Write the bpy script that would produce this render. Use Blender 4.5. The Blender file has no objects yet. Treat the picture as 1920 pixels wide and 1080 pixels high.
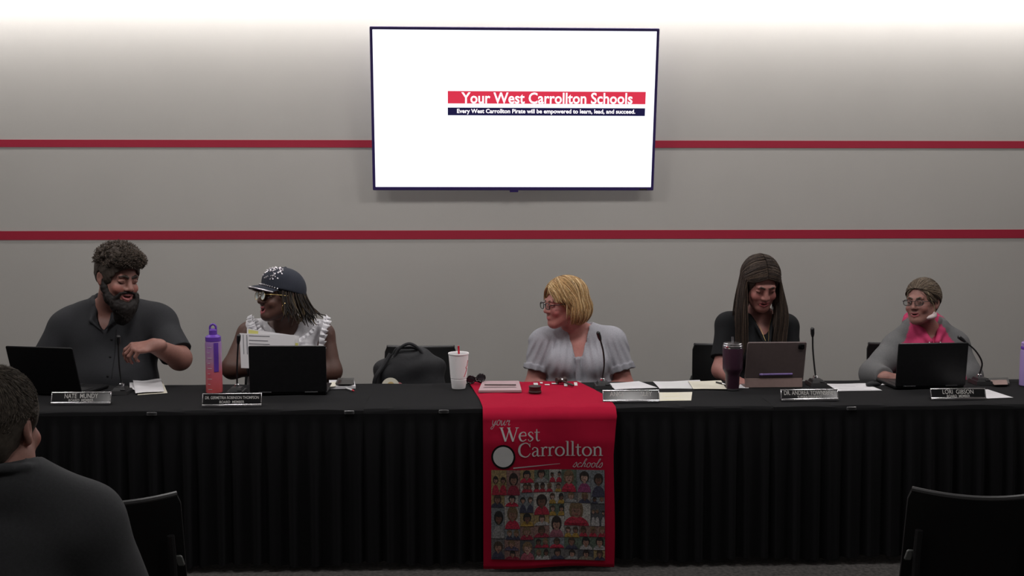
import bpy, math, random
import numpy as np
from mathutils import Vector, Matrix, Euler

random.seed(7); rng = np.random.default_rng(7)
R = math.radians
scene = bpy.context.scene
C = scene.collection

# ------------------------------------------------------------------ camera
CAM = np.array([0.0, 0.0, 1.715]); FPX = 2210.0
PITCH, YAW = R(5.07), R(2.3)
camd = bpy.data.cameras.new('camera'); camd.sensor_width = 36.0; camd.lens = FPX / 1920 * 36
camd.clip_start = 0.05
camo = bpy.data.objects.new('camera', camd); C.objects.link(camo)
camo.location = CAM; camo.rotation_euler = (math.pi / 2 - PITCH, 0, -YAW)
scene.camera = camo
CR = np.array(Euler((math.pi / 2 - PITCH, 0, -YAW)).to_matrix())

def ray(px, py):
    return CR @ np.array([(px - 960) / FPX, -(py - 540) / FPX, -1.0])
def P(px, py, Y):            # point on the vertical plane Y = const
    d = ray(px, py); return CAM + d * (Y / d[1])
def T(px, py, z):            # point on the level plane z = const
    d = ray(px, py); return CAM + d * ((z - CAM[2]) / d[2])

# ------------------------------------------------------------------ world, exposure, lights
w = bpy.data.worlds.new('world'); scene.world = w; w.use_nodes = True
w.node_tree.nodes['Background'].inputs[0].default_value = (0.5, 0.5, 0.55, 1)
w.node_tree.nodes['Background'].inputs[1].default_value = 0.02
vs = scene.view_settings
scene.display_settings.display_device = 'sRGB'
vs.view_transform = 'Standard'; vs.look = 'None'; vs.gamma = 1.0; vs.exposure = 0.0; vs.use_curve_mapping = False

WALLY, CEIL, TZ = 7.1, 3.0, 0.72
YF, YB = T(960, 765, TZ)[1], T(960, 717, TZ)[1]

def area(name, loc, rot, sx, sy, power, col=(1, .95, .88), spread=180):
    l = bpy.data.lights.new(name, 'AREA'); l.shape = 'RECTANGLE'; l.size = sx; l.size_y = sy
    l.energy = power; l.color = col; l.spread = R(spread)
    o = bpy.data.objects.new(name, l); C.objects.link(o); o.location = loc; o.rotation_euler = rot
    return o
# the wall washing slot along the ceiling and the dimmed ceiling panels of the room
LW = 50.0
area('wall_washer_light', (0.2, 6.88, CEIL - .045), (R(42), 0, 0), 9.1, .08, LW, (1, .97, .96))
for i, (x, y) in enumerate(((-2.6, 4.75), (-0.8, 4.75), (1.0, 4.75), (2.8, 4.75))):
    area('panel_light', (x, y, CEIL - .03), (0, 0, 0), .56, .56, 21, (1, .965, .95))
for i, (x, y) in enumerate(((-2.80, 1.4), (-0.6, 1.4), (1.37, 1.4), (3.2, 1.4))):
    area('down_light', (x, y, CEIL - .03), (0, 0, 0), .20, .20, 6, (1, .96, .94))

# ------------------------------------------------------------------ materials
def srgb(r, g, b):
    f = lambda c: (c / 12.92 if c <= .04045 else ((c + .055) / 1.055) ** 2.4)
    return (f(r / 255), f(g / 255), f(b / 255))
def mat(name, col, rough=.6, metal=0.0, spec=.5, noise=0.0, nscale=40.0, bump=0.0, bscale=200.0, emit=None, estr=0.0,
        trans=0.0, coat=0.0, attr=None, sss=0.0, stretch=None, sheen=0.0):
    m = bpy.data.materials.new(name); m.use_nodes = True
    nt = m.node_tree; b = nt.nodes['Principled BSDF']
    b.inputs['Roughness'].default_value = rough; b.inputs['Metallic'].default_value = metal
    b.inputs['Specular IOR Level'].default_value = spec
    b.inputs['Base Color'].default_value = (*col, 1)
    b.inputs['Coat Weight'].default_value = coat
    b.inputs['Sheen Weight'].default_value = sheen
    if trans: b.inputs['Transmission Weight'].default_value = trans
    if sss:
        b.inputs['Subsurface Weight'].default_value = sss
        b.inputs['Subsurface Radius'].default_value = (.012, .005, .003)
        b.inputs['Subsurface Scale'].default_value = 1.0
    src = None
    tc = nt.nodes.new('ShaderNodeTexCoord')
    mp = nt.nodes.new('ShaderNodeMapping'); nt.links.new(tc.outputs['Object'], mp.inputs[0])
    if stretch: mp.inputs['Scale'].default_value = stretch
    if attr:
        a = nt.nodes.new('ShaderNodeAttribute'); a.attribute_name = attr; src = a.outputs['Color']
    if noise:
        n = nt.nodes.new('ShaderNodeTexNoise'); n.inputs['Scale'].default_value = nscale
        n.inputs['Detail'].default_value = 4
        nt.links.new(mp.outputs[0], n.inputs['Vector'])
        mr = nt.nodes.new('ShaderNodeMapRange'); mr.inputs['To Min'].default_value = 1 - noise
        mr.inputs['To Max'].default_value = 1 + noise; mr.inputs['From Min'].default_value = .3; mr.inputs['From Max'].default_value = .7
        nt.links.new(n.outputs['Fac'], mr.inputs['Value'])
        vm = nt.nodes.new('ShaderNodeVectorMath'); vm.operation = 'SCALE'
        if src: nt.links.new(src, vm.inputs[0])
        else: vm.inputs[0].default_value = col
        nt.links.new(mr.outputs[0], vm.inputs['Scale']); src = vm.outputs[0]
    if src: nt.links.new(src, b.inputs['Base Color'])
    if bump:
        n2 = nt.nodes.new('ShaderNodeTexNoise'); n2.inputs['Scale'].default_value = bscale
        nt.links.new(mp.outputs[0], n2.inputs['Vector'])
        bp = nt.nodes.new('ShaderNodeBump'); bp.inputs['Strength'].default_value = bump; bp.inputs['Distance'].default_value = .004
        nt.links.new(n2.outputs['Fac'], bp.inputs['Height']); nt.links.new(bp.outputs[0], b.inputs['Normal'])
    if emit:
        b.inputs['Emission Color'].default_value = (*emit, 1); b.inputs['Emission Strength'].default_value = estr
    return m

M = {}
M['wall'] = mat('wall_paint', (.47, .455, .433), .85, bump=.08, bscale=260, noise=.015, nscale=3)
M['ceiling'] = mat('ceiling_tile', (.75, .74, .72), .9, bump=.2, bscale=120)
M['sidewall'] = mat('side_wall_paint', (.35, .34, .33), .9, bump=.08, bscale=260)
M['carpet'] = mat('carpet', (.050, .046, .043), .95, noise=.55, nscale=55, bump=.7, bscale=420)
M['stripe'] = mat('red_stripe_paint', srgb(162, 20, 52), .7)
M['base'] = mat('baseboard_vinyl', (.03, .03, .03), .5)
M['black_plastic'] = mat('black_plastic', (.012, .012, .013), .45)
M['black_gloss'] = mat('black_gloss', (.006, .006, .007), .22)
M['laptop'] = mat('laptop_black', (.008, .008, .009), .38, spec=.3, noise=.2, nscale=90)
M['bezel'] = mat('tv_bezel_bloom', (.045, .028, .15), .35)  # bloom from the screen is put into this brighter navy
M['screen_dark'] = mat('screen_dark', (.005, .005, .006), .12)
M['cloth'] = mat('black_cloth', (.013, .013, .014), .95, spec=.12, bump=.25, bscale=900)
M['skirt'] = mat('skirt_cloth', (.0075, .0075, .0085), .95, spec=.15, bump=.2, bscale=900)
M['wood_table'] = mat('table_laminate', (.25, .2, .15), .5, noise=.2, nscale=8, stretch=(1, 12, 12))
M['metal'] = mat('brushed_metal', (.62, .61, .63), .2, metal=1.0)
M['steel'] = mat('steel', (.72, .72, .74), .2, metal=1.0)
M['darkmetal'] = mat('dark_metal', (.03, .03, .032), .4, metal=.6)
M['plate'] = mat('nameplate_black', (.010, .010, .011), .14)
M['engrave'] = mat('engraved_letters', (.5, .49, .47), .5)
M['form'] = mat('lifted_white_paper', (.84, .83, .85), .8)  # white paper, colour lifted because the held sheets receive less light
M['paper'] = mat('white_paper', (.64, .63, .65), .8, noise=.02, nscale=20)
M['cream'] = mat('cream_paper', (.64, .61, .51), .8)
M['yellow'] = mat('yellow_tab', (.75, .72, .22), .7)
M['ink'] = mat('printed_ink', (.22, .22, .24), .8)
M['greenink'] = mat('pale_green_print', (.55, .72, .5), .8)
M['red'] = mat('red_plastic', srgb(200, 25, 50), .4)
M['foam'] = mat('white_foam', (.92, .91, .92), .75, bump=.1, bscale=500)
M['chair'] = mat('chair_shell', (.007, .007, .0075), .6, spec=.2, bump=.25, bscale=600)
M['chair_edge'] = mat('chair_edge', (.05, .05, .052), .45)
M['bag'] = mat('bag_nylon', (.007, .0075, .010), .7, bump=.35, bscale=700)
M['burgundy'] = mat('burgundy_coat', (.040, .012, .028), .42, coat=.15)
M['purple'] = mat('purple_plastic', (.13, .045, .38), .4)
M['lavender'] = mat('lavender_coat', (.36, .26, .56), .45)
M['rose'] = mat('rose_grey_case', (.135, .100, .098), .6, noise=.05, nscale=60)
M['roseflap'] = mat('rose_flap', (.25, .17, .155), .65, noise=.05, nscale=60)
M['pencil'] = mat('lilac_pencil', (.22, .15, .40), .4)
M['mauve'] = mat('mauve_case', (.42, .29, .31), .6, noise=.04, nscale=60)
M['darkwood'] = mat('dark_wood', (.035, .013, .011), .5, noise=.4, nscale=18, stretch=(1, 1, 10))
def clear_lens():
    m = bpy.data.materials.new('clear_lens'); m.use_nodes = True; nt = m.node_tree; nt.nodes.clear()
    o = nt.nodes.new('ShaderNodeOutputMaterial'); mx = nt.nodes.new('ShaderNodeMixShader'); tr = nt.nodes.new('ShaderNodeBsdfTransparent'); gl = nt.nodes.new('ShaderNodeBsdfGlossy')
    tr.inputs[0].default_value = (.93, .94, .94, 1); gl.inputs['Roughness'].default_value = .03; mx.inputs[0].default_value = .07
    nt.links.new(tr.outputs[0], mx.inputs[1]); nt.links.new(gl.outputs[0], mx.inputs[2]); nt.links.new(mx.outputs[0], o.inputs[0]); return m
M['lens'] = clear_lens()
M['darklens'] = mat('dark_lens', (.012, .013, .016), .12)
M['glarelens'] = mat('lens_painted_glare', (.78, .88, .86), .08, coat=1.0)  # bright reflection on the lenses, painted as a pale base colour
M['gold'] = mat('gold', (.55, .40, .16), .3, metal=1.0)
M['bandage'] = mat('bandage', (.72, .60, .60), .85, bump=.2, bscale=300)
M['white_print'] = mat('white_print', (.62, .62, .62), .85)

# ------------------------------------------------------------------ objects, tags
def tag(o, label=None, cat=None, group=None, kind=None):
    if label: o['label'] = label
    if cat: o['category'] = cat
    if group: o['group'] = group
    if kind: o['kind'] = kind
    return o
def thing(name, label, cat, loc=(0, 0, 0), rz=0.0, group=None):
    o = bpy.data.objects.new(name, None); C.objects.link(o); o.empty_display_size = .1
    o.location = loc; o.rotation_euler = (0, 0, rz)
    return tag(o, label, cat, group)
def link(name, me, parent=None, off=None):
    """link a mesh as one object; off = the parent's base point when the mesh is in world coordinates"""
    o = bpy.data.objects.new(name, me); C.objects.link(o)
    if off is not None: me.transform(Matrix.Translation(-Vector(off)))
    if parent is not None: o.parent = parent
    elif off is not None: o.location = off
    return o
def dup(root, loc, rz, label):
    r = root.copy(); C.objects.link(r); r.location = loc; r.rotation_euler = (0, 0, rz); r['label'] = label
    for ch in list(root.children):
        c = ch.copy(); C.objects.link(c); c.parent = r
        for g in ch.children:
            d = g.copy(); C.objects.link(d); d.parent = c
    return r

# ------------------------------------------------------------------ mesh builder
def catmull(pts, n=24):
    p = np.array(pts, float); k = len(p)
    if k == 2: return p[0] + (p[1] - p[0]) * np.linspace(0, 1, n)[:, None]
    q = np.vstack([2 * p[0] - p[1], p, 2 * p[-1] - p[-2]])
    out = []
    for t in np.linspace(0, k - 1 - 1e-6, n):
        i = int(t); u = t - i; a, b, c, d = q[i:i + 4]
        out.append(.5 * (2 * b + (c - a) * u + (2 * a - 5 * b + 4 * c - d) * u * u + (3 * b - a - 3 * c + d) * u ** 3))
    return np.array(out)
class MB:
    def __init__(s): s.v = []; s.f = []; s.m = []; s.mats = []
    def mi(s, m):
        if m not in s.mats: s.mats.append(m)
        return s.mats.index(m)
    def add(s, vs, fs, m):
        o = len(s.v); s.v += [tuple(map(float, x)) for x in vs]; k = s.mi(m)
        for f in fs: s.f.append([i + o for i in f]); s.m.append(k)
    def box(s, c, d, m, rot=None, taper=1.0):
        c = np.array(c, float); x, y, z = np.array(d) / 2
        vs = [(-x, -y, -z), (x, -y, -z), (x, y, -z), (-x, y, -z), (-x * taper, -y * taper, z), (x * taper, -y * taper, z), (x * taper, y * taper, z), (-x * taper, y * taper, z)]
        vs = np.array(vs)
        if rot is not None: vs = vs @ np.array(rot).T
        s.add(vs + c, [(0, 3, 2, 1), (4, 5, 6, 7), (0, 1, 5, 4), (1, 2, 6, 5), (2, 3, 7, 6), (3, 0, 4, 7)], m)
    def rbox(s, w, h, d, r, m, fn, n=6):
        """rounded rectangle w x h in the local XZ plane, thickness d along Y, small edge bevel; fn maps local->final"""
        e = min(d * .35, r * .4)
        def ring(ins, y):
            out = []
            rr = max(r - ins, .0004)
            for cx, cz, a0 in ((w / 2 - r, h / 2 - r, 0), (-w / 2 + r, h / 2 - r, 90), (-w / 2 + r, -h / 2 + r, 180), (w / 2 - r, -h / 2 + r, 270)):
                for k in range(n + 1):
                    a = R(a0 + 90 * k / n); out.append((cx + rr * math.cos(a), y, cz + rr * math.sin(a)))
            return out
        rings = [ring(e, -d / 2), ring(0, -d / 2 + e), ring(0, d / 2 - e), ring(e, d / 2)]
        N = len(rings[0]); vs = [fn(np.array(p)) for rg in rings for p in rg]; fs = []
        for k in range(3):
            for i in range(N):
                j = (i + 1) % N; fs.append((k * N + i, k * N + j, (k + 1) * N + j, (k + 1) * N + i))
        fs.append(tuple(range(N))); fs.append(tuple(range(4 * N - 1, 3 * N - 1, -1)))
        s.add(vs, fs, m)
    def lathe(s, prof, m, c=(0, 0, 0), n=32, rot=None):
        vs = []; fs = []; k = len(prof)
        for r, z in prof:
            for i in range(n):
                a = 2 * math.pi * i / n; vs.append((r * math.cos(a), r * math.sin(a), z))
        vs = np.array(vs)
        if rot is not None: vs = vs @ np.array(rot).T
        vs = vs + np.array(c)
        for j in range(k - 1):
            for i in range(n):
                i2 = (i + 1) % n; fs.append((j * n + i, j * n + i2, (j + 1) * n + i2, (j + 1) * n + i))
        fs.append(tuple(range(n - 1, -1, -1))); fs.append(tuple((k - 1) * n + i for i in range(n)))
        s.add(vs, fs, m)
    def tube(s, pts, r, m, n=8, samples=None, closed=False):
        p = catmull(pts, samples) if samples else np.array(pts, float)
        k = len(p); rr = np.interp(np.linspace(0, 1, k), np.linspace(0, 1, len(np.atleast_1d(r))), np.atleast_1d(r)) if np.ndim(r) else np.full(k, r)
        if closed:
            t = np.roll(p, -1, 0) - np.roll(p, 1, 0)
        else: t = np.gradient(p, axis=0)
        t /= np.linalg.norm(t, axis=1)[:, None] + 1e-12
        ref = np.array([.31, .17, .93]); 
        if abs(t @ ref).mean() > .9: ref = np.array([.9, .3, .1])
        a = np.cross(t, ref); a /= np.linalg.norm(a, axis=1)[:, None] + 1e-12; b = np.cross(t, a)
        vs = []; fs = []
        for i in range(k):
            for j in range(n):
                q = 2 * math.pi * j / n; vs.append(p[i] + rr[i] * (a[i] * math.cos(q) + b[i] * math.sin(q)))
        for i in range(k if closed else k - 1):
            i2 = (i + 1) % k
            for j in range(n):
                j2 = (j + 1) % n; fs.append((i * n + j, i * n + j2, i2 * n + j2, i2 * n + j))
        if not closed:
            fs.append(tuple(range(n - 1, -1, -1))); fs.append(tuple((k - 1) * n + j for j in range(n)))
        s.add(vs, fs, m)
    def grid(s, pts, m, thick=None):
        """pts[i][j] -> sheet; with thick (vector per whole sheet) it is a closed slab"""
        a = np.array(pts, float); ni, nj = a.shape[:2]
        q = lambda o, i, j: o + i * nj + j
        vs = list(a.reshape(-1, 3)); fs = [(q(0, i, j), q(0, i, j + 1), q(0, i + 1, j + 1), q(0, i + 1, j)) for i in range(ni - 1) for j in range(nj - 1)]
        if thick is not None:
            th = np.array(thick, float)
            b = a + th; o = ni * nj; vs += list(b.reshape(-1, 3))
            fs += [tuple(reversed((q(o, i, j), q(o, i, j + 1), q(o, i + 1, j + 1), q(o, i + 1, j)))) for i in range(ni - 1) for j in range(nj - 1)]
            for i in range(ni - 1):
                fs.append((q(0, i, 0), q(0, i + 1, 0), q(o, i + 1, 0), q(o, i, 0))); fs.append((q(0, i + 1, nj - 1), q(0, i, nj - 1), q(o, i, nj - 1), q(o, i + 1, nj - 1)))
            for j in range(nj - 1):
                fs.append((q(0, 0, j + 1), q(0, 0, j), q(o, 0, j), q(o, 0, j + 1))); fs.append((q(0, ni - 1, j), q(0, ni - 1, j + 1), q(o, ni - 1, j + 1), q(o, ni - 1, j)))
        s.add(vs, fs, m)
    def prism(s, poly, top, m):
        """poly: 3D points of one face, top: offset vector"""
        p = np.array(poly, float); n = len(p); q = p + np.array(top)
        s.add(list(p) + list(q), [tuple(range(n - 1, -1, -1)), tuple(range(n, 2 * n))] + [(i, (i + 1) % n, n + (i + 1) % n, n + i) for i in range(n)], m)
    def build(s, name, parent=None, off=None, smooth=True, angle=35):
        me = bpy.data.meshes.new(name); me.from_pydata(s.v, [], s.f)
        for m in s.mats: me.materials.append(m)
        me.polygons.foreach_set('material_index', s.m)
        import bmesh
        bm = bmesh.new(); bm.from_mesh(me); bmesh.ops.recalc_face_normals(bm, faces=bm.faces); bm.to_mesh(me); bm.free()
        if smooth:
            me.shade_smooth(); me.set_sharp_from_angle(angle=R(angle))
        return link(name, me, parent, off)

def text_geo(body, size=1.0, bold=0.0, align='CENTER', spacing=1.0, shear=0.0):
    cu = bpy.data.curves.new('tmp', 'FONT'); cu.body = body; cu.size = size; cu.align_x = align; cu.align_y = 'CENTER'
    cu.offset = bold * size; cu.space_character = spacing; cu.resolution_u = 3; cu.shear = shear
    o = bpy.data.objects.new('tmp', cu); C.objects.link(o); bpy.context.view_layer.update()
    me = o.to_mesh(); v = np.array([x.co[:] for x in me.vertices]); f = [tuple(p.vertices) for p in me.polygons]
    o.to_mesh_clear(); bpy.data.objects.remove(o); bpy.data.curves.remove(cu)
    return v, f
def text_fit(body, w, h, bold=0.0, spacing=1.0):
    v, f = text_geo(body, 1.0, bold, spacing=spacing)
    lo, hi = v.min(0), v.max(0); v = v - (lo + hi) / 2
    v[:, 0] *= w / (hi[0] - lo[0]); v[:, 1] *= h / (hi[1] - lo[1]); return v, f
def rotx(a): c, s = math.cos(a), math.sin(a); return np.array([[1, 0, 0], [0, c, -s], [0, s, c]])
def roty(a): c, s = math.cos(a), math.sin(a); return np.array([[c, 0, s], [0, 1, 0], [-s, 0, c]])
def rotz(a): c, s = math.cos(a), math.sin(a); return np.array([[c, -s, 0], [s, c, 0], [0, 0, 1]])

# ------------------------------------------------------------------ distance field sculpting
class SDF:
    def __init__(s, lo, hi, h):
        s.h = h; s.lo = np.array(lo, float); s.n = np.ceil((np.array(hi) - s.lo) / h).astype(int) + 1
        s.d = np.full(s.n, .08, np.float32); s.lab = np.zeros(s.n, np.uint8)
    def sub(s, lo, hi, mg):
        i0 = np.maximum(np.floor((np.array(lo) - mg - s.lo) / s.h).astype(int), 0)
        i1 = np.minimum(np.ceil((np.array(hi) + mg - s.lo) / s.h).astype(int) + 1, s.n)
        if (i1 <= i0).any(): return None
        sl = tuple(slice(a, b) for a, b in zip(i0, i1))
        g = [(s.lo[k] + s.h * np.arange(i0[k], i1[k])).astype(np.float32) for k in range(3)]
        return sl, g[0][:, None, None], g[1][None, :, None], g[2][None, None, :]
    def comb(s, sl, b, k, lab, op):
        a = s.d[sl]
        if op == 'u':
            if lab is not None:
                l = s.lab[sl]; l[b < a] = lab
            hh = np.maximum(k - np.abs(a - b), 0) / max(k, 1e-6); s.d[sl] = np.minimum(a, b) - hh * hh * k * .25
        else:
            b = -b
            if lab is not None:
                l = s.lab[sl]; l[b > a - .002] = lab
            hh = np.maximum(k - np.abs(a - b), 0) / max(k, 1e-6); s.d[sl] = np.maximum(a, b) + hh * hh * k * .25
    def ell(s, c, r, Rm=None, k=.01, lab=0, op='u'):
        c = np.array(c, float); r = np.array(np.broadcast_to(r, 3), float)
        Rm = np.eye(3) if Rm is None else np.array(Rm)
        ext = np.sqrt(((Rm * r) ** 2).sum(1))
        q = s.sub(c - ext, c + ext, .03 + k)
        if q is None: return
        sl, X, Y, Z = q; X = X - c[0]; Y = Y - c[1]; Z = Z - c[2]
        k0 = 0; k1 = 0
        for i in range(3):
            l = X * Rm[0, i] + Y * Rm[1, i] + Z * Rm[2, i]
            k0 = k0 + (l / r[i]) ** 2; k1 = k1 + (l / r[i] ** 2) ** 2
        k0 = np.sqrt(k0); d = k0 * (k0 - 1) / (np.sqrt(k1) + 1e-9)
        s.comb(sl, d.astype(np.float32), k, lab, op)
    def cone(s, a, b, r1, r2, k=.01, lab=0, op='u', cap=False, capa=False, flat=None):
        a = np.array(a, float); b = np.array(b, float); rm = max(r1, r2)
        q = s.sub(np.minimum(a, b) - rm, np.maximum(a, b) + rm, .03 + k)
        if q is None: return
        sl, X, Y, Z = q; ba = b - a; L2 = ba @ ba + 1e-12
        X = X - a[0]; Y = Y - a[1]; Z = Z - a[2]
        t0 = (X * ba[0] + Y * ba[1] + Z * ba[2]) / L2; t = np.clip(t0, -.0 if not capa else -1, 1 if not cap else 2)
        dx, dy, dz = X - t * ba[0], Y - t * ba[1], Z - t * ba[2]
        rr = r1 + (r2 - r1) * np.clip(t, 0, 1)
        if flat is not None:      # (axis, factor): squash the section along an axis
            ax, fc = np.array(flat[0], float), flat[1]
            u = dx * ax[0] + dy * ax[1] + dz * ax[2]
            d = np.sqrt(dx * dx + dy * dy + dz * dz + (fc * fc - 1) * u * u) - rr
        else: d = np.sqrt(dx * dx + dy * dy + dz * dz) - rr
        L = math.sqrt(L2)
        if cap: d = np.maximum(d, (t0 - 1) * L)
        if capa: d = np.maximum(d, -t0 * L)
        s.comb(sl, d.astype(np.float32), k, lab, op)
    def chain(s, pts, rad, k=.008, lab=0, op='u'):
        rad = np.broadcast_to(rad, len(pts))
        for i in range(len(pts) - 1): s.cone(pts[i], pts[i + 1], rad[i], rad[i + 1], k, lab, op)
    def box(s, c, hs, Rm=None, r=.005, k=.01, lab=0, op='u'):
        c = np.array(c, float); hs = np.array(hs, float); Rm = np.eye(3) if Rm is None else np.array(Rm)
        ext = (np.abs(Rm) * hs).sum(1)
        q = s.sub(c - ext, c + ext, .03 + k)
        if q is None: return
        sl, X, Y, Z = q; X = X - c[0]; Y = Y - c[1]; Z = Z - c[2]
        o = 0; ins = None
        for i in range(3):
            l = np.abs(X * Rm[0, i] + Y * Rm[1, i] + Z * Rm[2, i]) - hs[i] + r
            o = o + np.maximum(l, 0) ** 2; ins = l if ins is None else np.maximum(ins, l)
        d = np.sqrt(o) + np.minimum(ins, 0) - r
        s.comb(sl, d.astype(np.float32), k, lab, op)
    def plane_cut(s, pt, n, k=.004):
        """remove everything on the side n points to"""
        pt = np.array(pt); n = np.array(n) / np.linalg.norm(n)
        g = [(s.lo[k2] + s.h * np.arange(s.n[k2])).astype(np.float32) for k2 in range(3)]
        d = (g[0][:, None, None] - pt[0]) * n[0] + (g[1][None, :, None] - pt[1]) * n[1] + (g[2][None, None, :] - pt[2]) * n[2]
        s.d = np.maximum(s.d, d.astype(np.float32))
    def ripple(s, amp, f, seed=0, vec=None):
        """cloth folds / hair lumps: displace the field with summed waves"""
        r = np.random.default_rng(seed)
        m = np.abs(s.d) < .03
        idx = np.argwhere(m); p = s.lo + idx * s.h
        v = np.zeros(len(p))
        for i in range(5):
            q = r.normal(size=3); q /= np.linalg.norm(q)
            if vec is not None: q = q * .35 + np.array(vec) * r.choice([-1, 1]); 
            q *= f * r.uniform(.6, 1.5)
            v += np.sin(p @ q + r.uniform(0, 6.28) + 1.2 * np.sin(p @ (r.normal(size=3) * f * .4)))
        s.d[m] += (amp * v / 2.2).astype(np.float32)
    def mesh(s, name, palette, mat_, parent=None, off=None, smooth=2, colsmooth=1, extra=None):
        d = s.d; d[0] = d[-1] = .05; d[:, 0] = d[:, -1] = .05; d[:, :, 0] = d[:, :, -1] = .05
        ins = d < 0; n = np.array(d.shape)
        cnt = np.zeros(n - 1, np.uint8)
        cs = [(i, j, k) for i in (0, 1) for j in (0, 1) for k in (0, 1)]
        for i, j, k in cs: cnt += ins[i:n[0] - 1 + i, j:n[1] - 1 + j, k:n[2] - 1 + k]
        act = (cnt > 0) & (cnt < 8); ijk = np.argwhere(act)
        idx = np.full(act.shape, -1, np.int32); idx[act] = np.arange(len(ijk))
        dv = {c: d[ijk[:, 0] + c[0], ijk[:, 1] + c[1], ijk[:, 2] + c[2]] for c in cs}
        acc = np.zeros((len(ijk), 3)); num = np.zeros(len(ijk))
        for a in cs:
            for ax in range(3):
                if a[ax]: continue
                b = list(a); b[ax] = 1; b = tuple(b); d0, d1 = dv[a], dv[b]; m = (d0 < 0) != (d1 < 0)
                t = d0[m] / (d0[m] - d1[m]); pt = np.tile(np.array(a, float), (m.sum(), 1)); pt[:, ax] += t
                acc[m] += pt; num[m] += 1
        V = s.lo + (ijk + acc / num[:, None]) * s.h
        F = []
        for ax in range(3):
            sl0 = [slice(None)] * 3; sl1 = [slice(None)] * 3; sl0[ax] = slice(0, -1); sl1[ax] = slice(1, None)
            A, B = ins[tuple(sl0)], ins[tuple(sl1)]
            e = np.argwhere(A != B); u, v_ = [k for k in range(3) if k != ax]
            e = e[(e[:, u] > 0) & (e[:, v_] > 0) & (e[:, u] < n[u] - 1) & (e[:, v_] < n[v_] - 1)]
            def cell(du, dv2):
                q = e.copy(); q[:, u] += du; q[:, v_] += dv2; return idx[q[:, 0], q[:, 1], q[:, 2]]
            quad = np.stack([cell(-1, -1), cell(0, -1), cell(0, 0), cell(-1, 0)], 1)
            fl = A[e[:, 0], e[:, 1], e[:, 2]]
            if ax == 1: fl = ~fl
            quad[~fl] = quad[~fl][:, ::-1]; F.append(quad)
        F = np.concatenate(F)
        col = np.array([palette[k] if k < len(palette) else palette[0] for k in range(256)])[
            s.lab[tuple(np.clip(np.rint((V - s.lo) / s.h).astype(int), 0, n - 1).T)]]
        E = np.concatenate([F[:, [0, 1]], F[:, [1, 2]], F[:, [2, 3]], F[:, [3, 0]]]); E = np.concatenate([E, E[:, ::-1]])
        deg = np.maximum(np.bincount(E[:, 0], minlength=len(V)), 1)
        def lap(x): return np.stack([np.bincount(E[:, 0], weights=x[E[:, 1], k], minlength=len(V)) for k in range(3)], 1) / deg[:, None]
        for _ in range(smooth): V = V * .5 + lap(V) * .5
        for _ in range(colsmooth): col = col * .6 + lap(col) * .4
        return raw_mesh(name, V, F, col, mat_, parent, off, extra)

def raw_mesh(name, V, F, col, mat_, parent=None, off=None, extra=None):
    """quad mesh with a per-vertex colour; extra = (V, F, col) of strands joined into the same mesh"""
    if extra is not None:
        F = np.concatenate([F, extra[1] + len(V)]); V = np.concatenate([V, extra[0]]); col = np.concatenate([col, extra[2]])
    me = bpy.data.meshes.new(name)
    me.vertices.add(len(V)); me.vertices.foreach_set('co', np.ascontiguousarray(V, np.float32).ravel())
    me.loops.add(F.size); me.loops.foreach_set('vertex_index', np.ascontiguousarray(F, np.int32).ravel())
    me.polygons.add(len(F)); me.polygons.foreach_set('loop_start', np.arange(0, F.size, 4, dtype=np.int32))
    me.update(calc_edges=True); me.validate()
    a = me.color_attributes.new('Col', 'FLOAT_COLOR', 'POINT')
    a.data.foreach_set('color', np.concatenate([col, np.ones((len(V), 1))], 1).astype(np.float32).ravel())
    me.materials.append(mat_); me.shade_smooth()
    return link(name, me, parent, off)

def strands(paths, r0, cols, n=14, K=4, taper=.35):
    """paths: list of control point lists -> (V, F, col) tubes"""
    p = np.array([catmull(q, n) for q in paths]); S = len(p)
    t = np.gradient(p, axis=1); t /= np.linalg.norm(t, axis=2, keepdims=True) + 1e-9
    a = np.cross(t, np.array([.2, .95, .25])); a /= np.linalg.norm(a, axis=2, keepdims=True) + 1e-9; b = np.cross(t, a)
    u = np.linspace(0, 1, n); prof = np.minimum(1, .5 + 4 * u) * (1 - (1 - taper) * u ** 2)
    rr = (np.broadcast_to(r0, S)[:, None] * prof[None])[:, :, None, None]
    ang = np.arange(K) * 2 * math.pi / K
    V = p[:, :, None, :] + rr * (a[:, :, None, :] * np.cos(ang)[None, None, :, None] + b[:, :, None, :] * np.sin(ang)[None, None, :, None])
    base = (np.arange(S)[:, None, None] * n + np.arange(n - 1)[None, :, None]) * K
    j = np.arange(K)[None, None, :]; j2 = (j + 1) % K
    F = np.stack([base + j, base + j2, base + K + j2, base + K + j], -1).reshape(-1, 4)
    col = np.repeat(np.array(cols), n * K, 0)
    return V.reshape(-1, 3), F, col

M['skin'] = mat('skin', (.5, .3, .25), .5, attr='Col', noise=.06, nscale=90, bump=.06, bscale=500, spec=.35)
M['fabric'] = mat('fabric', (.5, .5, .5), .85, attr='Col', noise=.08, nscale=160, bump=.2, bscale=700, spec=.2)
M['hair'] = mat('hair', (.1, .07, .05), .6, attr='Col', noise=.22, nscale=120, spec=.22)
M['leather'] = mat('shoe_leather', (.02, .018, .016), .4)
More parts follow.
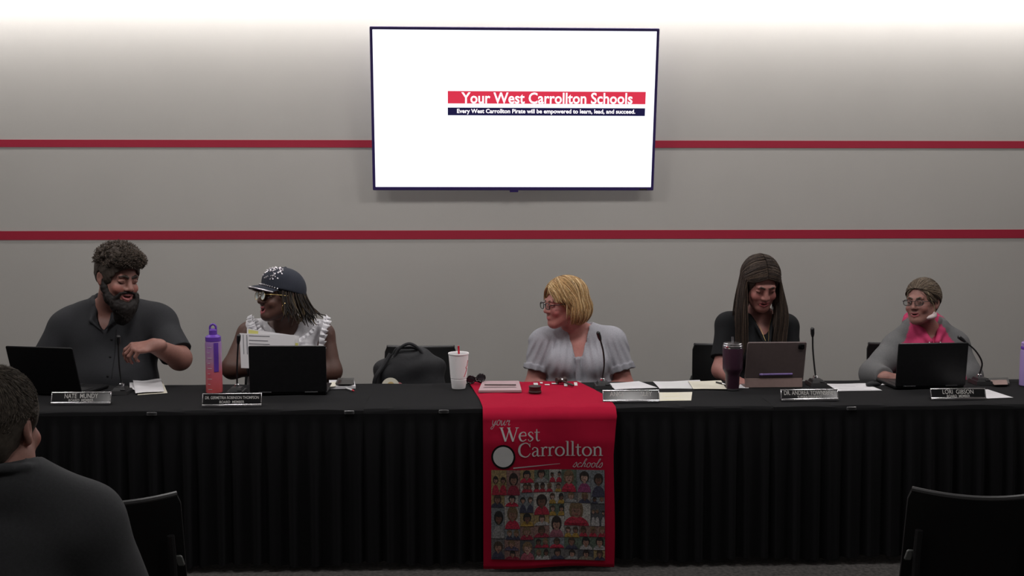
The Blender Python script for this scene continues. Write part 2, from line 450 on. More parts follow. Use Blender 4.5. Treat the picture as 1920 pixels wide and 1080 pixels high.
# ================================================================== the room
YB = 5.84
def st(name, mb, off=None, smooth=False):
    o = mb.build(name, None, off, smooth); o['kind'] = 'structure'; return o
XL, XR, YR = -4.6, 5.0, -2.2
b = MB(); b.box(((XL + XR) / 2, WALLY + .06, CEIL / 2), (XR - XL + .3, .12, CEIL), M['wall']); st('wall_back', b)
b = MB(); b.box((XL - .06, (WALLY + YR) / 2, CEIL / 2), (.12, WALLY - YR, CEIL), M['sidewall']); st('wall_left', b)
b = MB(); b.box((XR + .06, (WALLY + YR) / 2, CEIL / 2), (.12, WALLY - YR, CEIL), M['sidewall']); st('wall_right', b)
b = MB(); b.box(((XL + XR) / 2, YR - .06, CEIL / 2), (XR - XL + .3, .12, CEIL), M['sidewall']); st('wall_front', b)
b = MB(); b.box(((XL + XR) / 2, (WALLY + YR) / 2, -.05), (XR - XL + .3, WALLY - YR + .3, .1), M['carpet']); st('floor', b)
b = MB(); b.box(((XL + XR) / 2, (WALLY + YR) / 2, CEIL + .05), (XR - XL + .3, WALLY - YR + .3, .1), M['ceiling']); st('ceiling', b)
b = MB(); b.box(((XL + XR) / 2, WALLY - .006, .05), (XR - XL, .012, .1), M['base']); st('baseboard_back', b)
for n, (za, zb, h) in enumerate(((1.9524, 1.9478, .0435), (1.4116, 1.4030, .0525))):
    b = MB(); zc = (za + zb) / 2
    b.box(((XL + XR) / 2, WALLY - .0015, zc), (XR - XL, .003, h), M['stripe']); st('trim_%d' % (n + 1), b)

# ceiling fixtures that light the room (above the frame)
M['diff_wash'] = mat('lit_diffuser', (.9, .9, .88), .5, emit=(1, .95, .9), estr=6)
M['diff_dim'] = mat('dim_diffuser', (.9, .9, .88), .5, emit=(1, .94, .88), estr=1.2)
M['white_metal'] = mat('white_enamel', (.8, .8, .8), .4)
t = thing('ceiling_light', 'long linear wall washing light slot along the ceiling beside the back wall', 'ceiling light', (.2, 6.88, CEIL))
b = MB()
for y in (-.075, .075): b.box((0, y, -.018), (9.2, .012, .036), M['white_metal'])
for x in (-4.6, 4.6): b.box((x, 0, -.018), (.012, .15, .036), M['white_metal'])
b.build('frame', t, smooth=False)
b = MB(); b.box((0, 0, -.006), (9.18, .136, .008), M['diff_wash']); b.build('diffuser', t, smooth=False)
for x, y, side in ((-2.6, 4.75, 'leftmost'), (-.8, 4.75, 'second'), (1.0, 4.75, 'third'), (2.8, 4.75, 'rightmost'), (-2.80, 1.4, 'leftmost'), (-.6, 1.4, 'second'), (1.37, 1.4, 'third'), (3.2, 1.4, 'rightmost')):
    t = thing('ceiling_light', 'square ceiling panel light, %s one of the row %s' % (side, 'above the tables' if y > 3 else 'over the audience'), 'ceiling light', (x, y, CEIL), group='square ceiling panel lights')
    b = MB(); k_ = 1 if y > 3 else .5
    for q in (-.295 * k_, .295 * k_): b.box((q, 0, -.01), (.02, .61 * k_, .02), M['white_metal']); b.box((0, q, -.01), (.59 * k_ - .02, .02, .02), M['white_metal'])
    b.build('frame', t, smooth=False)
    b = MB(); b.box((0, 0, -.006), (.57 * k_, .57 * k_, .008), M['diff_dim']); b.build('diffuser', t, smooth=False)

# ------------------------------------------------------------------ television
TVW, TVH = 1.6588, .940
tvR = rotz(.0072) @ roty(.001) @ rotx(.1622)
TVC = np.array([.2927, 6.90, 2.1377])
tv = thing('television', 'large wall mounted television showing a white slide with a red and a navy title bar', 'television', TVC)
fn = lambda p: tvR @ np.array(p)
b = MB(); b.rbox(TVW, TVH, .035, .006, M['bezel'], lambda p: fn(p + np.array([0, .0175, 0])))
b.build('frame', tv)
b = MB(); b.rbox(TVW * .62, TVH * .6, .035, .03, M['black_plastic'], lambda p: fn(p + np.array([0, .05, -.04])))
b.build('back_housing', tv)
b = MB(); ay = WALLY - TVC[1]
b.box((0, ay - .012, -.05), (.5, .02, .36), M['darkmetal'])
for x in (-.2, .2):
    b.tube([fn((x, .066, .12)), (x, ay - .02, .08)], .012, M['darkmetal']); b.tube([fn((x, .066, -.2)), (x, ay - .02, -.2)], .012, M['darkmetal'])
b.build('wall_bracket', tv)
b = MB(); b.box(fn((0, -.004, -TVH / 2 - .004)), (.05, .012, .010), M['bezel'], rot=tvR); b.build('sensor_tab', tv, smooth=False)
b = MB(); b.box(fn((.768, -.0008, -TVH / 2 + .0075)), (.045, .0012, .008), M['metal'], rot=tvR); b.build('maker_badge', tv, smooth=False)
def emis(name, col, s): return mat(name, (0, 0, 0), .3, emit=col, estr=s)
M['scr'] = emis('lit_screen_white', (.93, .96, 1.0), 1.35)
M['scr_red'] = emis('lit_screen_red', (.72, .035, .075), 1.0)
M['scr_navy'] = emis('lit_screen_navy', (.012, .010, .055), 1.0)
M['scr_text'] = emis('lit_screen_text', (1, .95, 1.0), 1.35)
MG = .0165
b = MB(); b.box(fn((0, -.0006, .002)), (TVW - 2 * MG, .0012, TVH - 2 * MG - .004), M['scr'], rot=tvR)
scr = b.build('screen', tv, smooth=False); tag(scr, 'bright white slide on the television')
def tvp(px, py):    # pixel -> tv plane local x,z
    d = ray(px, py); n = tvR @ np.array([0, 1, 0]); s = ((TVC - CAM) @ n) / (d @ n); return tvR.T @ (CAM + d * s - TVC)
def scr_quad(name, x0, y0, x1, y1, m, dy):
    a, c = tvp(x0, (y0)), tvp(x1, y1); x0_, z0, x1_, z1 = a[0], a[2], c[0], c[2]
    b = MB(); b.box(fn(((x0_ + x1_) / 2, dy, (z0 + z1) / 2)), (x1_ - x0_, .0006, abs(z1 - z0)), m, rot=tvR); return b.build(name, scr, smooth=False)
def scr_text(name, body, x0, x1, yc, hpx, bold, dy, sp=1.0):
    a, c = tvp(x0, yc), tvp(x1, yc); v, f = text_fit(body, c[0] - a[0], hpx / 325, bold, sp)
    b = MB(); ctr = (a + c) / 2
    b.add([fn((ctr[0] + q[0], dy, ctr[2] + q[1])) for q in v], f, M['scr_text']); return b.build(name, scr, smooth=False)
scr_quad('title_bar', 839.5, 170.5, 1210, 195.5, M['scr_red'], -.0016)
scr_quad('tagline_bar', 839.5, 201.5, 1209, 217.5, M['scr_navy'], -.0016)
scr_text('title_lettering', 'Your West Carrollton Schools', 865, 1186, 184, 21, .018, -.0022, 1.0)
scr_text('tagline_lettering', 'Every West Carrollton Pirate will be empowered to learn, lead, and succeed.', 857, 1191, 209.8, 10.5, .024, -.0022, 1.0)

# ------------------------------------------------------------------ tables, cloths, skirts
seams = [T(-72, 740, TZ)[0], T(694, 740, TZ)[0]]
seams += [seams[1] + 1.83, seams[1] + 3.66]
seams[0] = seams[1] - 1.83
where = ['left part in front of the bearded man', 'middle part under the red banner', 'right part in front of the pink hoodie']
def wave(x, u): return (math.sin(x * 78 + 1.7 * math.sin(x * 5.3)) + .5 * math.sin(x * 131 + 2.2 * math.sin(x * 3.1))) * u
for i in range(3):
    x0, x1 = seams[i], seams[i + 1]; xc = (x0 + x1) / 2
    t = thing('folding_table', 'long table under black cloth, ' + where[i], 'table', (xc, (YF + YB) / 2, 0), group='folding tables')
    b = MB(); b.box((0, 0, TZ - .026), (x1 - x0 - .03, YB - YF - .03, .032), M['wood_table']); b.build('tabletop', t, smooth=False)
    for sx in (-1, 1):
        for sy in (-1, 1):
            b = MB(); b.tube([(sx * .72, sy * .22, TZ - .042), (sx * .72, sy * .24, .0)], .014, M['darkmetal']); b.build('leg', t)
    # tablecloth: fitted top with soft front bead, slack wrinkles
    b = MB(); nx = 120; rows = []
    prof = [(YB + .004, TZ - .05), (YB + .004, TZ - .006), (YB - .004, TZ)]
    prof += [(YB - .004 - (YB - YF - .004) * k / 8, TZ) for k in range(1, 8)] + [(YF + .004, TZ), (YF - .004, TZ - .005), (YF - .006, TZ - .014), (YF - .006, TZ - .05)]
    for (y, z) in prof:
        row = []
        for k in range(nx + 1):
            x = x0 + (x1 - x0) * k / nx
            dz = .0012 * math.sin(x * 9 + y * 14 + i) + .0008 * math.sin(x * 23 - y * 9) if abs(z - TZ) < 1e-6 else 0
            dzf = .003 * math.sin(x * 7.3 + i * 2) + .002 * math.sin(x * 17) if y < YF else 0
            row.append((x, y, z + dz + dzf))
        rows.append(row)
    b.grid(rows, M['cloth'])
    o = b.build('tablecloth', None, (xc, (YF + YB) / 2, TZ))
    tag(o, 'smooth black tablecloth, ' + where[i], 'tablecloth', 'black tablecloths')
    # skirt
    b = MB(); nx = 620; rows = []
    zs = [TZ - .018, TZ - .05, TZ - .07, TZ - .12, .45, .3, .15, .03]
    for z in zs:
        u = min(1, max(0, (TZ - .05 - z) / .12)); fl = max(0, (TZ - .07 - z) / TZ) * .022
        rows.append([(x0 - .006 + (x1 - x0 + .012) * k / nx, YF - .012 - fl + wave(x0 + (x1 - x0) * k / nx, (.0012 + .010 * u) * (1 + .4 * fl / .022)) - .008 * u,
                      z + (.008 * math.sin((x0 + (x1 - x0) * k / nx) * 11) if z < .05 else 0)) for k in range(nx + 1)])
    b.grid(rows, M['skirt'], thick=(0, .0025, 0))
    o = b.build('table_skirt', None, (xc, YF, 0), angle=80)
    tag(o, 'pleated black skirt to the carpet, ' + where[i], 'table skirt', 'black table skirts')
# skirt clips on the front edge
M['clip'] = mat('clear_clip', (.10, .10, .105), .25)
for px, py, wh in ((285, 767, 'on the table edge below the bearded man'), (655, 764, 'on the table edge below the white notebook'), (832, 765, 'on the table edge left of the red banner'), (1596, 757, 'on the table edge below the white printed sheet at the right')):
    p = P(px, py, YF - .006)
    b = MB(); b.rbox(.045, .016, .004, .004, M['clip'], lambda q: np.array(q)); b.rbox(.03, .006, .008, .002, M['clip'], lambda q: np.array(q) + (0, -.004, .006))
    o = b.build('skirt_clip', None); o.location = (p[0], YF - .0125, TZ - .012)
    tag(o, 'small plastic skirt clip ' + wh, 'clip', 'skirt clips')

# ------------------------------------------------------------------ the red banner
M['bred'] = mat('banner_red', (.35, .008, .032), .9, spec=.06, bump=.12, bscale=900, noise=.03, nscale=30)
YBF = YF - .068
def bwave(x, z):
    u = min(1, max(0, (TZ - .03 - z) / .1)); return (.006 * math.sin(x * 17 + z * 2.2) + .004 * math.sin(x * 8 - z * 5) - .022 * (1 - z / TZ)) * u
def ban(px, py, off=.0016):
    p = P(px, py, YBF); p[1] = YBF + bwave(p[0], p[2]) - off; return p
b = MB(); rows = []; nU = 40
topL = [(878, 716), (888, 727), (898, 745), (905, 763)]; topR = [(1082, 716), (1112, 727), (1138, 742), (1150, 756)]
for k in range(13):
    s = k / 12 * 3; i = min(int(s), 2); f_ = s - i
    l = np.array(topL[i]) * (1 - f_) + np.array(topL[i + 1]) * f_; r = np.array(topR[i]) * (1 - f_) + np.array(topR[i + 1]) * f_
    A, B = T(*l, TZ + .0045), T(*r, TZ + .0045)
    yv = YB - .006 + (YF - (YB - .006)) * k / 12
    A = np.array([A[0], yv, TZ + .0045]); B = np.array([B[0], yv, TZ + .0045])
    rows.append([A + (B - A) * j / nU + np.array([0, 0, .0012 * (1 + math.sin(j * .5 + k * .8))]) for j in range(nU + 1)])
A0, B0 = rows[-1][0], rows[-1][-1]
for y, z in ((YF - .012, TZ + .002), (YF - .034, TZ - .012), (YF - .056, TZ - .03)):
    rows.append([np.array([A0[0] + (B0[0] - A0[0]) * j / nU, y, z]) for j in range(nU + 1)])
zb = P(1030, 1061, YBF)[2]
nV = 44
for k in range(1, nV + 1):
    z = TZ - .03 - (TZ - .03 - zb) * k / nV; u = k / nV
    xl = A0[0] + (P(906, 900, YBF)[0] - A0[0]) * min(1, u * 4); xr = B0[0] + (P(1151, 900, YBF)[0] - B0[0]) * min(1, u * 4) + .003 * math.sin(z * 9)
    row = []
    for j in range(nU + 1):
        x = xl + (xr - xl) * j / nU; zz = z - (.006 * math.sin(j / nU * 5 + 1) * u if True else 0)
        row.append((x, YBF + bwave(x, zz) + .014 * (1 - min(1, u * 6)), zz))
    rows.append(row)
b.grid(rows, M['bred'], thick=(0, .0012, -.0012))
bo = b.build('banner', None, (.2, YF, TZ), angle=60)
tag(bo, 'red school banner draped over the table front with white lettering and a photo collage', 'banner')
BO = (.2, YF, TZ)

# serif and script glyphs as stroke ribbons: strokes of (points, widths), advance
def G_ring(cx, cy, rx, ry, wt, ws): 
    a = np.linspace(0, 2 * math.pi, 29); return [(cx + rx * math.cos(q), cy + ry * math.sin(q)) for q in a], [ws + (wt - ws) * abs(math.cos(q)) for q in a], False
L = lambda x0, y0, x1, y1, w_: ([(x0, y0), (x1, y1)], [w_, w_], False)
S = lambda pts, ws: (pts, ws, True)
SER = {
 'W': ([L(.05, .68, .28, 0, .105), L(.28, .02, .48, .62, .045), L(.44, .68, .68, 0, .105), L(.68, .02, .90, .68, .045), L(-.05, .675, .17, .675, .03), L(.36, .675, .54, .675, .03), L(.80, .675, .99, .675, .03)], .97),
 'e': ([L(.08, .27, .40, .27, .035), S([(.40, .27), (.36, .42), (.23, .455), (.09, .37), (.05, .22), (.12, .06), (.25, .015), (.41, .10)], [.05, .055, .04, .08, .10, .085, .05, .03])], .46),
 's': ([S([(.31, .36), (.26, .44), (.16, .45), (.07, .36), (.17, .25), (.30, .13), (.20, .015), (.10, .015), (.05, .11)], [.03, .03, .045, .07, .09, .075, .045, .03, .03])], .38),
 't': ([S([(.13, .60), (.13, .35), (.13, .12), (.19, .01), (.30, .05)], [.05, .09, .09, .06, .025]), L(.01, .44, .29, .44, .04)], .32),
 'C': ([S([(.62, .50), (.52, .65), (.36, .69), (.14, .58), (.06, .34), (.14, .10), (.36, -.01), (.52, .03), (.64, .17)], [.03, .045, .045, .095, .12, .095, .05, .045, .03]), L(.62, .68, .62, .47, .03)], .69),
 'a': ([S([(.06, .34), (.10, .43), (.21, .45), (.31, .38), (.32, .25), (.32, .08), (.37, .01), (.46, .05)], [.06, .04, .035, .07, .09, .085, .05, .025]), S([(.31, .28), (.14, .22), (.07, .12), (.12, .02), (.22, .03), (.31, .11)], [.03, .05, .085, .06, .035, .03])], .47),
 'r': ([L(.12, .44, .12, .02, .09), L(.01, .015, .24, .015, .03), L(.02, .435, .12, .435, .03), S([(.13, .30), (.20, .42), (.28, .45), (.35, .41)], [.03, .05, .065, .09])], .37),
 'o': ([G_ring(.27, .225, .21, .225, .095, .035)], .55),
 'l': ([L(.12, .74, .12, .02, .09), L(.01, .015, .24, .015, .03), L(.02, .735, .12, .735, .03)], .26),
 'n': ([L(.12, .44, .12, .02, .09), L(.01, .015, .23, .015, .03), L(.02, .435, .12, .435, .03), S([(.13, .31), (.21, .42), (.32, .445), (.41, .36), (.42, .2), (.42, .02)], [.03, .05, .06, .085, .09, .09]), L(.32, .015, .54, .015, .03)], .57)}
SCR = {
 'y': ([S([(.04, .40), (.07, .12), (.18, .06), (.32, .40), (.26, -.05), (.14, -.28), (.02, -.2), (.16, -.02), (.42, .12)], [.05] * 9)], .40),
 'o': ([G_ring(.17, .22, .13, .2, .06, .05), S([(.24, .40), (.32, .34), (.42, .38)], [.04] * 3)], .38),
 'u': ([S([(.02, .38), (.05, .1), (.15, .03), (.30, .40)], [.06, .065, .05, .05]), S([(.30, .40), (.28, .1), (.36, .03), (.46, .12)], [.06, .06, .05, .04])], .42),
 'r': ([S([(.02, .2), (.10, .43), (.12, .32), (.28, .38), (.25, .14), (.30, .03), (.40, .1)], [.04, .05, .05, .06, .06, .05, .04])], .38),
 's': ([S([(.0, .06), (.18, .44), (.27, .2), (.18, .01), (.03, .08)], [.04, .05, .07, .055, .06])], .32),
 'c': ([S([(.30, .34), (.20, .42), (.06, .25), (.12, .02), (.38, .12)], [.06, .05, .065, .055, .04])], .35),
 'h': ([S([(.0, .06), (.22, .55), (.27, .74), (.18, .74), (.10, .3), (.06, .02)], [.035, .04, .05, .05, .06, .06]), S([(.08, .2), (.20, .40), (.28, .3), (.26, .08), (.40, .1)], [.04, .05, .06, .06, .04])], .40),
 'l': ([S([(.0, .1), (.18, .55), (.22, .74), (.13, .72), (.07, .2), (.12, .02), (.24, .1)], [.035, .04, .05, .05, .06, .055, .04])], .24)}
def write(mb, font, body, m, fx, shear=0.0, maxw=None):
    x = 0
    for ch in body:
        st_, adv = font[ch]
        for pts, ws, sm in st_:
            p = np.array(pts, float)
            if sm: p2 = catmull(p, 22); ws2 = np.interp(np.linspace(0, 1, 22), np.linspace(0, 1, len(ws)), ws); p = p2
            else: ws2 = np.array(ws)
            t_ = np.gradient(p, axis=0); t_ /= np.linalg.norm(t_, axis=1)[:, None] + 1e-9
            nrm = np.stack([-t_[:, 1], t_[:, 0]], 1)
            a_, c_ = p + nrm * ws2[:, None] / 2, p - nrm * ws2[:, None] / 2
            k = len(p); vs_ = [fx(x + q[0] + shear * q[1], q[1]) for q in np.concatenate([a_, c_])]
            mb.add(vs_, [(i, i + 1, k + i + 1, k + i) for i in range(k - 1)], m)
        x += adv
    return x
M['bprint'] = mat('banner_white_print', (.50, .50, .50), .85)
M['bprint2'] = mat('banner_grey_print', (.40, .37, .39), .85)
def line(name, font, body, x0, ybase, x1, emh, shear=0.0, m='bprint', yslope=0.0):
    wtot = sum(font[c][1] for c in body)
    sx = (x1 - x0) / (wtot + shear * .4); b = MB()
    write(b, font, body, M[m], lambda u, v: ban(x0 + u * sx, ybase - v * emh + yslope * u * sx), shear)
    return b.build(name, bo, BO, smooth=False)
line('script_lettering', SCR, 'your', 921, 797.5, 958, 24, .28, 'bprint2')
line('serif_lettering', SER, 'West', 938, 826.5, 1013, 37)
line('serif_lettering', SER, 'Carrollton', 971, 855.5, 1131, 37, yslope=-.012)
line('script_lettering', SCR, 'schools', 1073, 875.5, 1131, 21, .32, 'bprint2')
b = MB()
b.add([ban(962, 875), ban(1050, 868.8), ban(1050, 869.6), ban(962, 877.4)], [(0, 1, 2, 3)], M['bprint2']); b.build('swash_line', bo, BO, smooth=False)
# round badge: the white disc and dark ring only
b = MB(); cx, cy = 943.5, 855.5
for r0, r1, m, o_ in ((0, 19, 'bprint', .0014), (19, 22.5, 'screen_dark', .0014)):
    vs_ = []; fs_ = []
    for k in range(40):
        a = 2 * math.pi * k / 40; vs_ += [ban(cx + r0 * math.cos(a), cy + r0 * math.sin(a), o_), ban(cx + r1 * math.cos(a), cy + r1 * math.sin(a), o_)]
    for k in range(40): j = (k + 1) % 40; fs_.append((2 * k, 2 * k + 1, 2 * j + 1, 2 * j))
    b.add(vs_, fs_, M[m])
b.build('round_badge', bo, BO, smooth=False)
# photo collage: generic pupil portraits printed edge to edge
tones = [(.30, .27, .25), (.16, .15, .15), (.45, .43, .40), (.09, .09, .10), (.36, .26, .12), (.22, .24, .26), (.28, .16, .14), (.12, .16, .12)]
shirts = [(.42, .02, .05), (.50, .02, .06), (.30, .02, .05), (.42, .40, .40), (.05, .05, .09), (.30, .30, .30), (.42, .26, .05), (.10, .08, .14)]
skins = [(.42, .24, .18), (.36, .20, .15), (.16, .08, .055), (.28, .15, .11), (.48, .30, .24)]
hairs = [(.03, .02, .018), (.07, .045, .03), (.20, .13, .07), (.02, .02, .022)]
pm = {}
def pmat(c):
    if c not in pm: pm[c] = mat('printed_colour', tuple(.62 * np.array(c) + .0 * sum(c)), .85, noise=.55, nscale=170)
    return pm[c]
b = MB(); rr = random.Random(5)
def quadp(x0, y0, x1, y1, c, o_):
    k = max(1, int((x1 - x0) / 12)); 
    for i in range(k):
        a0, a1 = x0 + (x1 - x0) * i / k, x0 + (x1 - x0) * (i + 1) / k
        ys = np.linspace(y0, y1, max(2, int((y1 - y0) / 14) + 1))
        for ya, yb in zip(ys[:-1], ys[1:]): b.add([ban(a0, ya, o_), ban(a1, ya, o_), ban(a1, yb, o_), ban(a0, yb, o_)], [(0, 1, 2, 3)], pmat(c))
def ell(cx, cy, rx, ry, c, o_, lo=None, hi=None):
    pts = []
    for k in range(20):
        a = 2 * math.pi * k / 20; x = cx + rx * math.cos(a); y = cy + ry * math.sin(a)
        if lo: x = min(max(x, lo[0]), hi[0]); y = min(max(y, lo[1]), hi[1])
        pts.append(ban(x, y, o_))
    b.add(pts, [tuple(range(20))], pmat(c))
X0, X1 = 921, 1133
quadp(X0, 880, X1, 1047, (.10, .09, .10), .0012)
yrow = [880, 922, 945, 985, 1005, 1047]
def portrait(x0, y0, x1, y1, n=1, shirt=None, bg=None):
    quadp(x0, y0, x1 - .6, y1 - .6, bg or rr.choice(tones), .0016)
    W_, H_ = x1 - x0, y1 - y0
    for i in range(n):
        cx = x0 + W_ * (i + .5) / n + rr.uniform(-.06, .06) * W_; w_ = W_ / n; cy = y0 + H_ * rr.uniform(.33, .42)
        hr = min(w_ * .30, H_ * .27); lo, hi = (x0, y0), (x1 - .6, y1 - .6); hc = rr.choice(hairs)
        ell(cx, cy - hr * .15, hr * 1.15, hr * (1.25 + .5 * rr.random()), hc, .0020, lo, hi)
        ell(cx, y1, w_ * .48, H_ * .42, shirt or rr.choice(shirts), .0024, lo, hi)
        sk = rr.choice(skins); ell(cx, cy + hr * 1.0, hr * .35, hr * .5, sk, .0026, lo, hi)
        ell(cx, cy + hr * .15, hr * .78, hr * .98, sk, .0028, lo, hi)
        ell(cx, cy - hr * .75, hr * .8, hr * .38, hc, .0031, lo, hi)
        for s_ in (-1, 1): ell(cx + s_ * hr * .3, cy + hr * .02, hr * .1, hr * .08, (.03, .02, .02), .0033, lo, hi)
        ell(cx, cy + hr * .55, hr * .28, hr * .1, (.30, .09, .08), .0033, lo, hi)
for (x0, x1, y0, y1, n, sh) in (
  (921, 950, 880, 927, 2, shirts[0]), (950, 975, 880, 927, 1, shirts[2]), (975, 1002, 880, 904, 1, None), (1002, 1030, 880, 904, 1, shirts[5]), (975, 1040, 904, 922, 5, shirts[0]), (1030, 1053, 880, 904, 2, None), (1040, 1053, 904, 922, 1, shirts[6]),
  (1053, 1081, 880, 922, 1, shirts[1]), (1081, 1107, 880, 922, 1, (.28, .05, .16)), (1107, 1133, 880, 930, 1, shirts[4]),
  (921, 946, 927, 950, 1, None), (946, 972, 927, 948, 1, shirts[1]), (972, 1000, 922, 960, 2, shirts[4]), (1000, 1030, 922, 964, 1, shirts[0]), (1030, 1058, 922, 944, 2, shirts[6]), (1030, 1058, 944, 966, 2, shirts[6]), (1058, 1083, 922, 942, 1, None), (1083, 1107, 922, 942, 1, None), (1107, 1133, 930, 942, 2, None),
  (921, 946, 950, 1008, 1, (.33, .32, .32)), (946, 975, 948, 990, 1, shirts[1]), (975, 1000, 960, 985, 1, None), (1000, 1030, 964, 984, 1, shirts[3]), (1030, 1058, 966, 1006, 1, (.30, .10, .14)), (1058, 1107, 942, 984, 1, shirts[0]), (1107, 1133, 942, 984, 3, shirts[3]),
  (946, 975, 990, 1010, 2, shirts[4]), (975, 1000, 985, 1010, 1, shirts[2]), (1000, 1030, 984, 1006, 1, shirts[2]), (1058, 1086, 984, 1006, 2, shirts[6]), (1086, 1133, 984, 1004, 3, shirts[0]),
  (921, 946, 1008, 1047, 1, shirts[4]), (946, 975, 1010, 1030, 1, None), (975, 1002, 1010, 1047, 1, (.40, .10, .14)), (1002, 1030, 1006, 1025, 2, None), (1030, 1058, 1006, 1026, 1, shirts[1]), (1058, 1083, 1006, 1028, 1, shirts[4]), (1083, 1133, 1004, 1028, 2, shirts[3]),
  (946, 975, 1030, 1047, 1, None), (1002, 1030, 1025, 1047, 2, shirts[3]), (1030, 1058, 1026, 1047, 1, shirts[4]), (1058, 1083, 1028, 1047, 1, shirts[5]), (1083, 1112, 1028, 1047, 1, (.25, .22, .17)), (1112, 1133, 1028, 1047, 1, shirts[4])):
    portrait(x0, y0, x1, y1, n, sh)
b.build('photo_collage', bo, BO, smooth=False)
# reversed white print on the far end of the banner, lying on the table top
b = MB()
for (x0, y0, x1, y1) in ((1000, 718, 1008, 722), (1012, 716.6, 1017, 719), (1021, 720.3, 1030, 722), (1034, 718, 1045, 720), (1057, 718, 1063, 724), (1062, 719, 1072, 721), (1076, 717, 1082, 723)):
    q = [T(x0, y0, TZ + .0085), T(x1, y0, TZ + .0085), T(x1 + 1, y1, TZ + .0085), T(x0 + 1, y1, TZ + .0085)]
    b = MB(); b.prism(q, (0, 0, .0006), M['white_print']); b.build('printed_letter', bo, BO, smooth=False)

# ------------------------------------------------------------------ chairs
M['pivot'] = mat('grey_pivot', (.09, .095, .09), .5)
def make_chair():
    t = thing('chair', 'tmp', 'chair', (0, 0, 0))
    # front of the chair faces -Y; back shell at y = +.22
    b = MB(); rows = []
    for i in range(13):
        u = i / 12; z = .50 + .33 * u; hw = .205 - .012 * u - (.010 * max(0, (u - .9) / .1) ** 2)
        row = []
        for j in range(17):
            v = j / 16 * 2 - 1; row.append((hw * v, .20 + .05 * u - .045 * v * v, z + (-.010 * (1 - v * v) * u)))
        rows.append(row)
    b.grid(rows, M['chair'], thick=(0, .014, 0)); bk = b.build('backrest', t, angle=50)
    b = MB(); b.tube([(rows[-1][j][0], rows[-1][j][1] + .007, rows[-1][j][2]) for j in range(17)], .0085, M['chair_edge']); b.build('top_rim', bk)
    b = MB(); rows = []
    for i in range(9):
        u = i / 8
        rows.append([(.192 * v * (1 - .06 * (1 - u)), -.20 + .41 * u, .44 + .012 * v * v - .02 * max(0, .2 - u) / .2 - .01 * math.sin(u * math.pi)) for v in np.linspace(-1, 1, 13)])
    b.grid(rows, M['chair'], thick=(0, 0, -.018)); b.build('seat', t, angle=50)
    for sx in (-1, 1):
        b = MB(); b.tube([(sx * .165, .17, .43), (sx * .17, .225, .52), (sx * .172, .247, .64), (sx * .168, .252, .72)], .011, M['darkmetal'], samples=14); b.build('back_post', t)
        b = MB(); b.rbox(.020, .030, .012, .005, M['pivot'], lambda p: np.array([sx * .190 + p[0] + sx * -.3 * p[2], .232 + p[1], .640 + p[2]])); b.build('side_pivot', t)
        for (y0, y1) in ((-.15, -.20), (.17, .26)):
            b = MB(); b.tube([(sx * .17, y0, .425), (sx * .185, (y0 + y1) / 2, .2), (sx * .195, y1, .0)], .011, M['darkmetal'], samples=10); b.build('leg', t)
    for y in (-.15, .17):
        b = MB(); b.tube([(-.19, y, .415), (.19, y, .415)], .009, M['darkmetal']); b.build('seat_rail', t)
    return t
ch0 = make_chair()
CHY = 6.20
def chx(px): return P(px, 700, CHY + .25)[0]
c_list = [(chx(215), CHY, 0, 'black chair under the bearded man'), (chx(532), CHY, 0, 'black chair under the woman in the cap'),
          (chx(786), CHY - .03, R(-3), 'empty black chair holding the black bag'), (chx(1114), CHY, R(4), 'black chair behind the blonde woman in the grey blouse'),
          (chx(1362), CHY, R(2), 'black chair behind the long haired woman in black'), (chx(1686), CHY, R(3), 'black chair behind the woman in the pink hoodie')]
for i, (x, y, rz_, lb) in enumerate(c_list):
    if i == 0: ch0.location = (x, y, 0); ch0.rotation_euler = (0, 0, rz_); ch0['label'] = lb
    else: dup(ch0, (x, y, 0), rz_, lb)
FG = 3.24
fx_l, fx_r = P(333, 921, FG)[0] - .240, P(1706, 921, FG)[0] + .252
dup(ch0, (fx_l, FG + .29, 0), R(188), 'audience chair at the lower left beyond the man in the suit')
dup(ch0, (fx_r, FG + .25, 0), R(170), 'audience chair at the lower right corner with a thin grey top rim')
# ================================================================== things on the tables
TT = TZ + .002
# ---- gooseneck microphones (built at the origin, the neck follows pixel offsets)
def mic(px, py, top, bend, label, fat=1.0):
    base = T(px, py, TT); x0, y0 = base[0], base[1]
    t = thing('gooseneck_microphone', label, 'microphone', (x0, y0, TT), group='gooseneck microphones')
    b = MB(); b.box((0, 0, .009), (.085, .11, .018), M['black_plastic'], taper=.9); b.box((0, 0, .024), (.06, .075, .014), M['black_plastic'], taper=.8); b.build('base', t, smooth=False)
    b = MB(); b.lathe([(.012, .031), (.012, .043), (.008, .046)], M['steel'], c=(0, .012, 0), n=16); b.build('collar', t)
    b = MB(); b.rbox(.022, .012, .006, .002, M['darkmetal'], lambda p: np.array([p[0] + .02, p[2] - .04, .021 - p[1]])); b.build('talk_button', t)
    tp = P(top[0], top[1], y0 - .03) - np.array([x0, y0, TT])
    p0 = np.array([0, .012, .045]); pts = [p0]
    for u, q in ((.33, .2), (.66, .55), (.9, .85)):
        pt = p0 + (tp - p0) * u; pt[0] = p0[0] + (tp[0] - p0[0]) * q + bend * math.sin(u * math.pi); pts.append(pt)
    pts.append(tp)
    b = MB(); b.tube(pts, .0042 * fat, M['black_plastic'], samples=22); b.build('gooseneck', t)
    d = np.array(pts[-1]) - np.array(pts[-2]); d /= np.linalg.norm(d)
    b = MB(); b.tube([tp - d * .012, tp + d * .004, tp + d * .03, tp + d * .036], [.006, .0095, .0095, .005], M['black_plastic'], n=12); b.build('capsule', t)
mic(227, 737, (222, 642), -.004, 'thin gooseneck microphone in front of the bearded man', .9)
mic(444, 738, (447, 640), .0, 'gooseneck microphone between the ombre bottle and the laptop of the woman in the cap')
